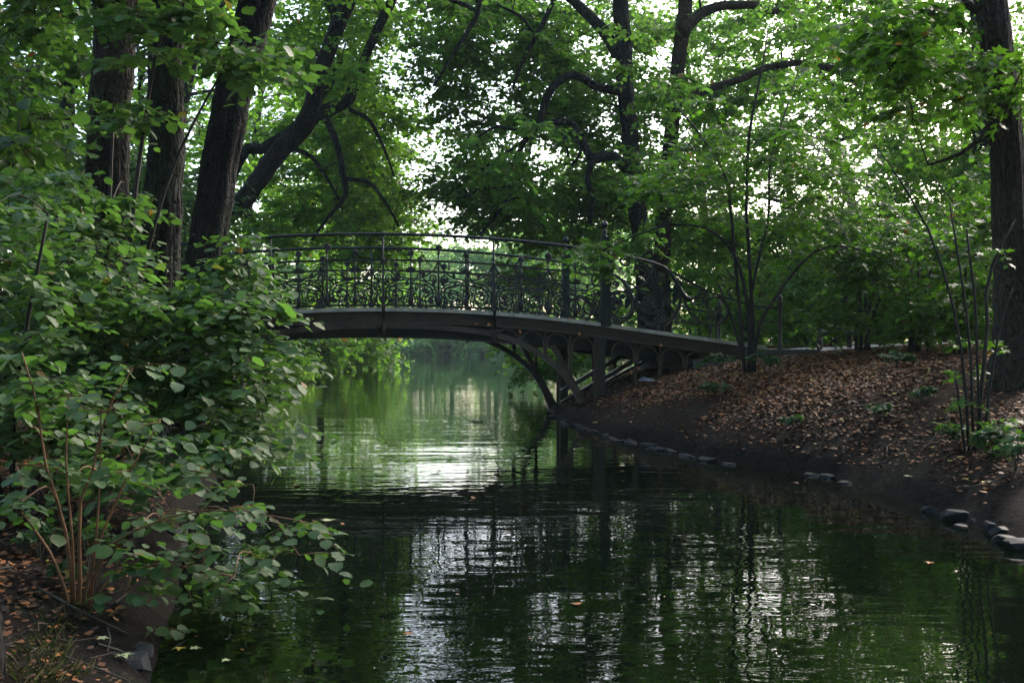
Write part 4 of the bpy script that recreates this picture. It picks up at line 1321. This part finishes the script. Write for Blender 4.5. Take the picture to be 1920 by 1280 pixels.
tree("hazel_bush", "nearest hazel bush with reddish stems, its big browned leaves over the water", "shrub", S1, [],
     [at(*a) for a in ((300, 975, YS + .3), (365, 960, YS + .4), (380, 1030, YS), (450, 975, YS + .5), (470, 1035, YS + .3), (530, 985, YS + .6), (560, 1040, YS + .5), (350, 1095, YS), (300, 1060, YS), (250, 1040, YS - .2), (410, 1110, YS + .2), (440, 915, YS + .9), (290, 1180, YS + .1), (350, 880, YS + .8), (420, 840, YS + 1), (250, 900, YS + .5),
                           (90, 860, YS + .3), (40, 940, YS - .3), (180, 880, YS + .2), (230, 830, YS + .6), (60, 800, YS + .2), (240, 1100, YS - .1), (30, 870, YS), (500, 1060, YS + .4))],
     M['hazel'], M['stem_red'], 0.056, 0.27, 5, 6, tmpl='hazel', stems=True, conn_r=0.006, twig_r=0.0022, droop=0.22, flat=0.25, tilt=0.28, single=300, tone=0.45)

tree("hazel_bush", "large dark hazel bush spreading below the three trunks to the bridge", "shrub",
     [rooted(l, 7.4) for l in ([(120, 900, 9), (180, 820, 8), (283, 770, 7), (367, 748, 6), (450, 705, 4), (520, 640, 2)], [(110, 900, 7), (160, 760, 6), (260, 660, 5), (380, 600, 3), (490, 570, 2)], [(100, 900, 6), (110, 700, 5), (130, 540, 4), (145, 450, 2)], [(90, 900, 6), (60, 700, 5), (30, 520, 3)], [(130, 900, 6), (240, 800, 5), (380, 810, 4), (500, 830, 2)], [(115, 900, 5), (200, 740, 4), (300, 600, 3), (340, 560, 1.5)])], [],
     E(270, 670, 230, 130, 6.4, 8.2, 48) + E(425, 655, 70, 75, 6.8, 8.0, 17) + E(130, 580, 150, 130, 6.6, 8.5, 40) + E(320, 575, 130, 45, 7, 8.2, 14) + E(420, 800, 80, 60, 6.2, 7.4, 15) + E(440, 585, 50, 35, 6.6, 7.6, 7) + E(430, 545, 35, 30, 7.0, 7.8, 6) + E(445, 490, 25, 45, 7.4, 8.4, 6) + E(180, 480, 80, 50, 7.2, 8.8, 9) + E(250, 850, 120, 50, 5.6, 6.6, 14),
     M['hazel'], M['stem_dark'], 0.064, 0.40, 7, 8, tmpl='hazel', stems=True, conn_r=0.010, twig_r=0.003, droop=0.40, flat=0.22, tilt=0.34, single=300, tone=0.45, tvar=0.26)
tree("hazel_bush", "hazel bush filling the left edge below the leafy tree", "shrub",
     [rooted(l, 6.0) for l in ([(20, 960, 6), (30, 760, 5), (60, 560, 4), (90, 400, 2)], [(10, 960, 6), (-30, 700, 5), (-60, 450, 3)], [(30, 960, 5), (100, 820, 4), (170, 720, 2)])], [],
     E(40, 560, 130, 200, 5.6, 7.4, 36) + E(90, 770, 130, 80, 5.4, 6.8, 26) + E(60, 380, 110, 60, 6.5, 8.0, 14), M['hazel'], M['stem_dark'], 0.058, 0.36, 7, 8, tmpl='hazel', stems=True, conn_r=0.008, twig_r=0.0025, droop=0.4, flat=0.24, tilt=0.36, single=150, tone=0.5, tvar=0.26)
tree("hazel_bush", "tall hazel whose leafy boughs hang across the three trunks' upper parts", "shrub",
     [rooted(l, 8.6) for l in ([(180, 900, 6), (230, 600, 5), (262, 300, 4), (290, 100, 3), (330, 20, 1.5)], [(190, 900, 5), (250, 560, 4), (330, 300, 3), (420, 130, 2)], [(170, 900, 5), (200, 500, 4), (215, 200, 2)])], [],
     E(370, 60, 110, 45, 8.0, 9.0, 9) + E(430, 110, 90, 40, 8.0, 9.2, 7) + E(270, 230, 80, 30, 8, 9, 3) + E(230, 60, 50, 60, 8, 9, 5) + E(150, 380, 110, 60, 8, 9.4, 12) + E(480, 130, 40, 30, 8.2, 9, 4), M['hazel'], M['stem_dark'], 0.085, 0.36, 6, 7, tmpl='hazel', stems=True, conn_r=0.010, twig_r=0.003, droop=0.25, flat=0.25, tilt=0.3, single=120, tone=0.35)


# small plants on the banks
def seedling(px, py, label, size, n, leaf='seedling', group="maple seedlings on the leaf litter", ls=0.07):
    ls *= 0.85
    p = ground_hit(px, py)
    st = []; bo = []
    for k in range(n):
        a = RG.uniform(0, 6.28); r = RG.uniform(0.2, 0.7) * size
        st.append([(p[0], p[1], p[2] - 0.02, 0.004), (p[0] + math.cos(a) * r * .5, p[1] + math.sin(a) * r * .5, p[2] + size * 0.6, 0.003), (p[0] + math.cos(a) * r, p[1] + math.sin(a) * r, p[2] + size * RG.uniform(.7, 1.0), 0.002)])
        bo.append(st[-1][2][:3])
    return tree("maple_seedling", label, "seedling", st, [], bo, M[leaf], M['stem_tan'], ls, size * 0.4, 5, 4, tmpl=T_MAPLE, stems=True, conn_r=0.003, twig_r=0.0015, group=group, wire=False, tone=0.55)


seedling(1352, 700, "bluish-green maple seedling against the dark bridge abutment", 0.30, 6, ls=0.08)
seedling(1440, 705, "broad maple seedling at the foot of the young maple", 0.30, 5, ls=0.09)
seedling(1345, 745, "small seedling on the bare soil below the bridge end", 0.2, 4)
seedling(1490, 805, "small seedling midway down the litter slope", 0.13, 4)
seedling(1650, 790, "seedling in the middle of the litter, above the yellow leaf", 0.16, 4)
seedling(1725, 755, "little green seedling left of the thin stems", 0.16, 4)
seedling(1870, 860, "maple seedling right of the thin stems' foot", 0.22, 6, ls=0.08)
seedling(1800, 840, "seedling left of the thin stems' foot", 0.16, 5, ls=0.06)
seedling(1905, 880, "seedling at the right edge of the litter slope", 0.2, 5, ls=0.07)
seedling(1680, 690, "green seedling just below the crest shrub", 0.2, 5, ls=0.08)
seedling(75, 1050, "green seedling beside the reddish stems on the left bank", 0.16, 5, group="seedlings on the left bank", ls=0.05)
seedling(110, 1110, "seedling before the red stems' foot in the brown leaves", 0.10, 4, group="seedlings on the left bank", ls=0.04)
seedling(175, 1120, "light green upright seedling right of the red stems", 0.3, 4, group="seedlings on the left bank", ls=0.05)

# ------------------------------------------------------------------ leaf litter
LT = (np.array([(0, 0, 0), (0.30, 0.30, 0.12), (0.26, 0.66, 0.04), (0, 1, 0.16), (-0.30, 0.62, 0.10), (-0.26, 0.25, 0.02)]), np.array([(0, 1, 2, 3), (0, 3, 4, 5)]))


def litter(name, label, n, xr, yr, dens, smin, smax, seed):
    rg = np.random.default_rng(seed)
    x = rg.uniform(*xr, n); y = rg.uniform(*yr, n)
    sd, idx = shore(x, y)
    nz = smooth_noise(x, y, 21, 1.1) + 0.5 * smooth_noise(x, y, 22, 3.5)
    keep = dens(x, y, sd, nz, rg)
    x, y = x[keep], y[keep]
    z = ground(x, y) + rg.uniform(0.002, 0.018, len(x))
    a = rg.uniform(0, 6.28, len(x))
    A = np.stack([np.cos(a), np.sin(a), rg.normal(0, 0.13, len(x))], 1); A /= np.linalg.norm(A, axis=1)[:, None]
    N = np.stack([rg.normal(0, 0.28, len(x)), rg.normal(0, 0.28, len(x)), np.ones(len(x))], 1)
    S = rg.uniform(smin, smax, len(x))
    T = np.clip(rg.normal(0.42 if seed == 31 else 0.27, 0.26, len(x)), 0, 1)
    me = leaves_mesh(name, (np.stack([x, y, z], 1), A, N, S, T), LT, M['litter'], np.zeros(3))
    return tag(link(name, me), label, kind="stuff")


litter("leaf_litter", "brown and orange fallen leaves covering the right bank", 560000, (0.6, 16), (5, 30),
       lambda x, y, sd, nz, rg: (sd > 0.12) & (rg.random(len(x)) < np.clip(0.22 + (sd - 0.35) * 0.6, 0, 0.95) * np.clip(0.70 + 2.0 * nz, 0.08, 1)), 0.018, 0.062, 31)
litter("leaf_litter", "brown fallen leaves under the bushes of the left bank", 90000, (-6, 0), (2.8, 12),
       lambda x, y, sd, nz, rg: (sd > 0.12) & (rg.random(len(x)) < np.clip(0.26 + (sd - 0.2) * 0.6, 0, 0.9) * np.clip(0.8 + 1.0 * nz, 0.1, 1)), 0.014, 0.05, 32)


def single_leaf(name, pos, size, mat, label, cat, group, nrm=(0, 0, 1), tm=T_MAPLE):
    a = RG.uniform(0, 6.28)
    L = (np.array([pos]), np.array([[math.cos(a), math.sin(a), 0.05]]), np.array([nrm], float), np.array([size]), np.array([0.5]))
    me = leaves_mesh(name, L, tm, mat, np.array(pos))
    o = link(name, me, None, tuple(float(v) for v in pos))
    return tag(o, label, cat, group)


for (px, py, sz, m, lb) in ((1484, 792, 0.10, 'yellow', "bright yellow leaf halfway down the litter slope"), (1810, 862, 0.08, 'yellow', "yellow leaf just below the thin stems' foot"), (1700, 900, 0.08, 'palegreen', "pale leaf on the dark mud near the right waterline"), (1803, 905, 0.07, 'yellow', "yellowish leaf on the mud, right of the pale one"),
                            (1850, 908, 0.07, 'yellow', "yellow leaf nearest the right edge on the mud"), (1117, 795, 0.09, 'yellow', "small yellow leaf on the bank below the pillar"), (1675, 767, 0.11, 'orange', "large orange leaf in the middle of the litter"), (1610, 765, 0.10, 'orange', "orange leaf left of the largest orange one"),
                            (105, 1190, 0.05, 'orange', "orange leaf on the dark soil of the near left bank"), (182, 1212, 0.05, 'palegreen', "pale green leaf on the near left soil"), (228, 1246, 0.065, 'palegreen', "larger pale leaf close to the left waterline"), (60, 1010, 0.06, 'yellow', "yellow-green leaf beside the reddish stems")):
    p = ground_hit(px, py)
    single_leaf("fallen_leaf", p + np.array([0, 0, 0.02]), sz, M[m], lb, "leaf", "single bright leaves on the ground")
for (s, w, h, m, lb) in ((-1.0, -0.05, -0.245, 'orange', "orange leaf on the bridge flange at the left"), (-0.12, -0.05, -0.235, 'orange', "orange leaf on the arch beside the middle boss"), (1.52, -0.055, -0.225, 'orange', "orange leaf on the flange left of the right post"), (1.72, -0.055, -0.225, 'orange', "orange leaf on the flange against the right post"),
                         (2.3, -0.05, -0.30, 'orange', "orange leaf caught on the spandrel hoop"), (3.3, -0.05, -0.235, 'orange', "orange leaf on the flange by the pillar"), (4.2, -0.05, -0.235, 'orange', "orange leaf on the flange right of the pillar"), (4.7, -0.05, -0.235, 'orange', "orange leaf near the right end of the flange"),
                         (0.85, -0.01, RH + 0.03, 'yellow', "yellow leaf resting on the handrail"), (-0.55, -0.02, 0.012, 'orange', "orange leaf on the ledge under the railing"), (3.1, -0.02, 0.012, 'orange', "orange leaf on the ledge beside the square post")):
    p = P(s, w, deck(s) + h)
    single_leaf("fallen_leaf", p, 0.075, M[m], lb, "leaf", "leaves caught on the bridge", (0.1, -0.9, 0.6))
for (px, py, sz, m, lb) in ((905, 789, 0.26, 'palegreen', "pale leaf cluster floating before the arch foot"), (340, 1215, 0.05, 'yellow', "yellowish leaf floating near the left waterline"), (356, 1218, 0.05, 'palegreen', "pale leaf floating beside the yellowish one"), (430, 1238, 0.04, 'palegreen', "small pale leaf floating right of the pair"), (610, 978, 0.10, 'palegreen', "pale leaf floating in the bridge's reflection"),
                            (1085, 1135, 0.05, 'orange', "brown leaf floating in mid water"), (1450, 1012, 0.06, 'palegreen', "pale leaf floating right of centre"), (1745, 1055, 0.05, 'orange', "brown leaf floating near the right stones"), (770, 1190, 0.04, 'orange', "brown leaf floating low in the middle")):
    Y = H * F / (py - 640)
    p = at(px, py, Y)
    p[2] = 0.006
    single_leaf("floating_leaf", p, sz, M[m], lb, "leaf", "leaves floating on the water")

# ------------------------------------------------------------------ stones of the right waterline
se = thing("stone_edging", (1.8, 13, 0), "row of rough blue-grey stones edging the right waterline", "edging")
rs = np.array(RIGHT)


def rock(c, sx, sy, sz, rot, seed, parent):
    import bmesh
    rg = np.random.default_rng(seed)
    bm = bmesh.new()
    pts = rg.normal(0, 1, (34, 3)); pts /= np.linalg.norm(pts, axis=1)[:, None]
    pts[:, 2] = np.clip(pts[:, 2], -0.5, 0.62)
    pts *= rg.uniform(0.86, 1.08, (34, 1))
    for p in pts: bm.verts.new(p)
    r = bmesh.ops.convex_hull(bm, input=bm.verts)
    bmesh.ops.delete(bm, geom=[v for v in bm.verts if not v.link_faces], context='VERTS')
    v = np.array([v.co[:] for v in bm.verts]) * [sx, sy, sz]
    bm.verts.index_update()
    f = [tuple(x.index for x in fa.verts) for fa in bm.faces]
    bm.free()
    cr, sr = math.cos(rot), math.sin(rot)
    v = np.stack([v[:, 0] * cr - v[:, 1] * sr, v[:, 0] * sr + v[:, 1] * cr, v[:, 2]], 1) + c
    b = MB(); b.add(v, f, smooth=False)
    return b.build("stone", M['stone'], parent)


k = 0
for i in range(3, 14):
    a, bq = rs[i], rs[i + 1]
    ln = np.hypot(*(bq - a)); n = max(1, int(ln / 0.13))
    ang = math.atan2(bq[1] - a[1], bq[0] - a[0])
    for j in range(n):
        c = a + (bq - a) * (j + 0.5) / n
        if 8.3 < c[1] < 11.5 and RG.random() < 0.82: continue
        k += 1
        s = RG.uniform(0.055, 0.115)
        rock(np.array([c[0] + RG.normal(0.0, 0.05), c[1] + RG.normal(0, 0.05), RG.uniform(-0.035, 0.0)]), s * 1.5, s * 0.8, s * 0.75, ang + RG.normal(0, 0.3), 500 + k, se)
for (px, py, s) in ((1795, 975, 0.11), (1840, 985, 0.07), (1868, 997, 0.09), (1900, 1008, 0.11), (1915, 1028, 0.09), (1885, 1018, 0.07)):
    Y = H * F / (py - 640); p = at(px, py, Y); k += 1
    rock(np.array([p[0], p[1], 0.02]), s * 1.4, s, s * 0.8, RG.uniform(0, 3), 600 + k, se)
sl = thing("stone_edging", (-1.42, 4.1, 0), "two wet stones at the near left waterline", "edging")
for (px, py, s) in ((258, 1262, 0.085), (275, 1235, 0.06), (300, 1050, 0.10), (330, 1010, 0.09), (350, 985, 0.08)):
    Y = H * F / (py - 640); p = at(px, py, Y); k += 1
    rock(np.array([p[0] - .03, p[1], 0.03]), s * 1.3, s, s * 0.8, RG.uniform(0, 3), 650 + k, sl)
sl['label'] = "a few wet stones along the near left waterline"

# ------------------------------------------------------------------ path, railing, stump, sticks
pth = MB()
cl = catmull([P(6.5, WID / 2, 0)[:2].tolist(), (6.2, 20.2), (8.5, 21.5), (12, 22.5), (20, 23)], 40)
d = np.gradient(cl, axis=0); d /= np.linalg.norm(d, axis=1)[:, None]
nrm = np.stack([-d[:, 1], d[:, 0]], 1)
rows = []
for wv in np.linspace(-1.2, 1.2, 7): rows.append(cl + nrm * wv)
g2 = np.stack(rows, 1)
zz = ground(g2[..., 0], g2[..., 1]) + 0.03
vv = np.concatenate([g2, zz[..., None]], -1).reshape(-1, 3)
ff = [(i * 7 + j, (i + 1) * 7 + j, (i + 1) * 7 + j + 1, i * 7 + j + 1) for i in range(39) for j in range(6)]
pth.add(vv, ff)
tag(pth.build("path", M['path']), "pale gravel path leading off the bridge", kind="structure")
x0 = at(1537, 640, 19.0)
pr = thing("path_railing", (x0[0], x0[1], gz(x0[0], x0[1])), "low dark wooden railing beside the pale path", "railing")
pts = []
for px in (1537, 1593, 1655, 1720):
    p = at(px, 640, 19.6); g = gz(p[0], p[1]); pts.append((p[0], p[1], g))
    b = MB(); b.tube([(p[0], p[1], g - 0.1), (p[0], p[1], g + 0.40)], 0.05, 8); ball(b, (p[0], p[1], g + 0.40), 0.05, 8, 5, 0.5); b.build("post", M['wood'], pr)
b = MB()
b.tube([(p[0], p[1] - 0.06, p[2] + 0.30) for p in pts], 0.04, 8); b.build("rail", M['wood'], pr)

X = -0.492 * 3.4
b = MB()
zs = np.linspace(gz(X - .12, 3.4) - 0.1, 0.78, 14)
b.tube([(X - 0.13 + 0.02 * math.sin(z * 4), 3.4, z) for z in zs], np.interp(zs, [0, 0.8], [0.17, 0.11]), 18, rough=0.05, seed=5, furrow=1.0)
o = b.build("stump", M['bark_dark'], None, (X - 0.13, 3.4, float(zs[0])))
tag(o, "dark rough stump cut by the photo's left edge, nearest the water", "stump")


def stick(l, r, label):
    pts = [ground_hit(px, py) + np.array([0, 0, dz]) for px, py, dz in l]
    b = MB(); c = catmull(pts, 14); b.tube(c, np.linspace(r, r * 0.5, 14), 6, rough=0.08, seed=len(label))
    tag(b.build("fallen_stick", M['stem_tan'], None, tuple(pts[0])), label, "stick", "fallen sticks on the banks")


stick([(70, 1118, 0.02), (150, 1160, 0.03), (240, 1200, 0.02)], 0.006, "long thin stick lying across the near left soil")
stick([(215, 1150, 0.03), (238, 1138, 0.05)], 0.006, "short stick on the left bank before the water")
stick([(1550, 780, 0.02), (1600, 770, 0.03), (1640, 765, 0.02)], 0.012, "dark stick lying in the right bank litter")
b = MB()
c = ground_hit(1212, 722)
rg = np.random.default_rng(4)
n = 9
pp = []
for i in range(n):
    for j in range(n):
        pp.append((c[0] + (i - 4) * 0.03 + rg.normal(0, .012), c[1] + (j - 4) * 0.03, c[2] + 0.06 + 0.10 * rg.random() * math.exp(-((i - 4) ** 2 + (j - 4) ** 2) / 14)))
b.add(pp, [(i * n + j, (i + 1) * n + j, (i + 1) * n + j + 1, i * n + j + 1) for i in range(n - 1) for j in range(n - 1)], smooth=False)
tag(b.build("plastic_scrap", M['rag'], None, tuple(c)), "crumpled grey-blue scrap lying in the dark under the bridge deck", "litter")

# small broken twigs among the leaves of both banks, and specks drifting on the water
rg = np.random.default_rng(71)
V = []; Fq = []; nb = 0
for k in range(700):
    x, y = (rg.uniform(1, 10), rg.uniform(7, 22)) if k < 520 else (rg.uniform(-4, -1), rg.uniform(3.2, 9))
    if shore([x], [y])[0][0] < 0.15: continue
    L = rg.lognormal(-1.9, 0.5); a = rg.uniform(0, 6.28)
    pts = np.array([[x + math.cos(a) * L * t + rg.normal(0, .06 * L), y + math.sin(a) * L * t + rg.normal(0, .06 * L), 0] for t in (0, .35, .7, 1)])
    pts[:, 2] = ground(pts[:, 0], pts[:, 1]) + 0.014 + rg.uniform(0, 0.02, 4)
    v, f = quick_tube(pts, np.array([1, .9, .7, .4]) * rg.uniform(0.002, 0.006), 4)
    V.append(v); Fq.append(f + nb); nb += len(v)
tag(link("twig_litter", fast_mesh("twig_litter", np.concatenate(V), np.concatenate(Fq), M['stem_tan'], smooth=True)), "broken twigs scattered among the fallen leaves", kind="stuff")
n = 520
x = rg.uniform(-6, 4, n); y = rg.uniform(3.6, 24, n)
sd, _ = shore(x, y)
k = (sd < -0.05) & ((sd > -0.5) | (rg.random(n) < 0.35))
x, y = x[k], y[k]
a = rg.uniform(0, 6.28, len(x))
me = leaves_mesh("floating_specks", (np.stack([x, y, np.full(len(x), 0.004)], 1), np.stack([np.cos(a), np.sin(a), np.zeros(len(x))], 1), np.tile([[0, 0, 1.0]], (len(x), 1)), rg.lognormal(-3.9, 0.5, len(x)), rg.uniform(0.2, 1, len(x))), LT, M['litter'], np.zeros(3))
tag(link("floating_specks", me), "tiny bits of leaf drifting on the dark water", kind="stuff")

# grass at the lower left
rg = np.random.default_rng(8)
n = 9000
x = rg.uniform(-3.2, -0.8, n); y = rg.uniform(3.0, 5.2, n)
sd, _ = shore(x, y)
kp = (sd > 0.25) & (smooth_noise(x, y, 44, 2.2) > -0.05) & (x < -1.45)
x, y = x[kp], y[kp]
z = ground(x, y)
a = rg.uniform(0, 6.28, len(x))
A = np.stack([np.cos(a) * 0.7, np.sin(a) * 0.7, rg.uniform(0.9, 2.5, len(x))], 1); A /= np.linalg.norm(A, axis=1)[:, None]
N = np.stack([np.cos(a), np.sin(a), -np.ones(len(x)) * 0.3], 1)
T_GR = (np.array([(-0.011, 0, 0), (0.011, 0, 0), (0.008, 0.6, 0.06), (0, 1, 0.3), (-0.008, 0.6, 0.06)]), np.array([(0, 1, 2, 3, 4)]))
me = leaves_mesh("grass", (np.stack([x, y, z - 0.005], 1), A, N, rg.uniform(0.03, 0.085, len(x)), rg.uniform(0.2, 0.9, len(x))), T_GR, M['grass'], np.zeros(3))
tag(link("grass", me), "thin grass on the near left soil", kind="stuff")

# ------------------------------------------------------------------ haze
HAZE = 0.0005
if HAZE:
    b = MB()
    x0, x1, y0, y1, z0, z1 = gx[0] - 2, gx[-1] + 2, gy[0] - 2, gy[-1] + 2, -2.0, 34
    b.box(np.array([(x0, y0, z0), (x1, y0, z0), (x1, y1, z0), (x0, y1, z0), (x0, y0, z1), (x1, y0, z1), (x1, y1, z1), (x0, y1, z1)], float))
    m, nt, out = new_mat("haze_air")
    v = node(nt, "ShaderNodeVolumePrincipled")
    v.inputs['Color'].default_value = (0.72, 0.90, 0.92, 1)
    v.inputs['Density'].default_value = HAZE
    nt.links.new(v.outputs[0], out.inputs['Volume'])
    o = b.build("haze", m)
    tag(o, "faint morning haze over the lake", kind="stuff")
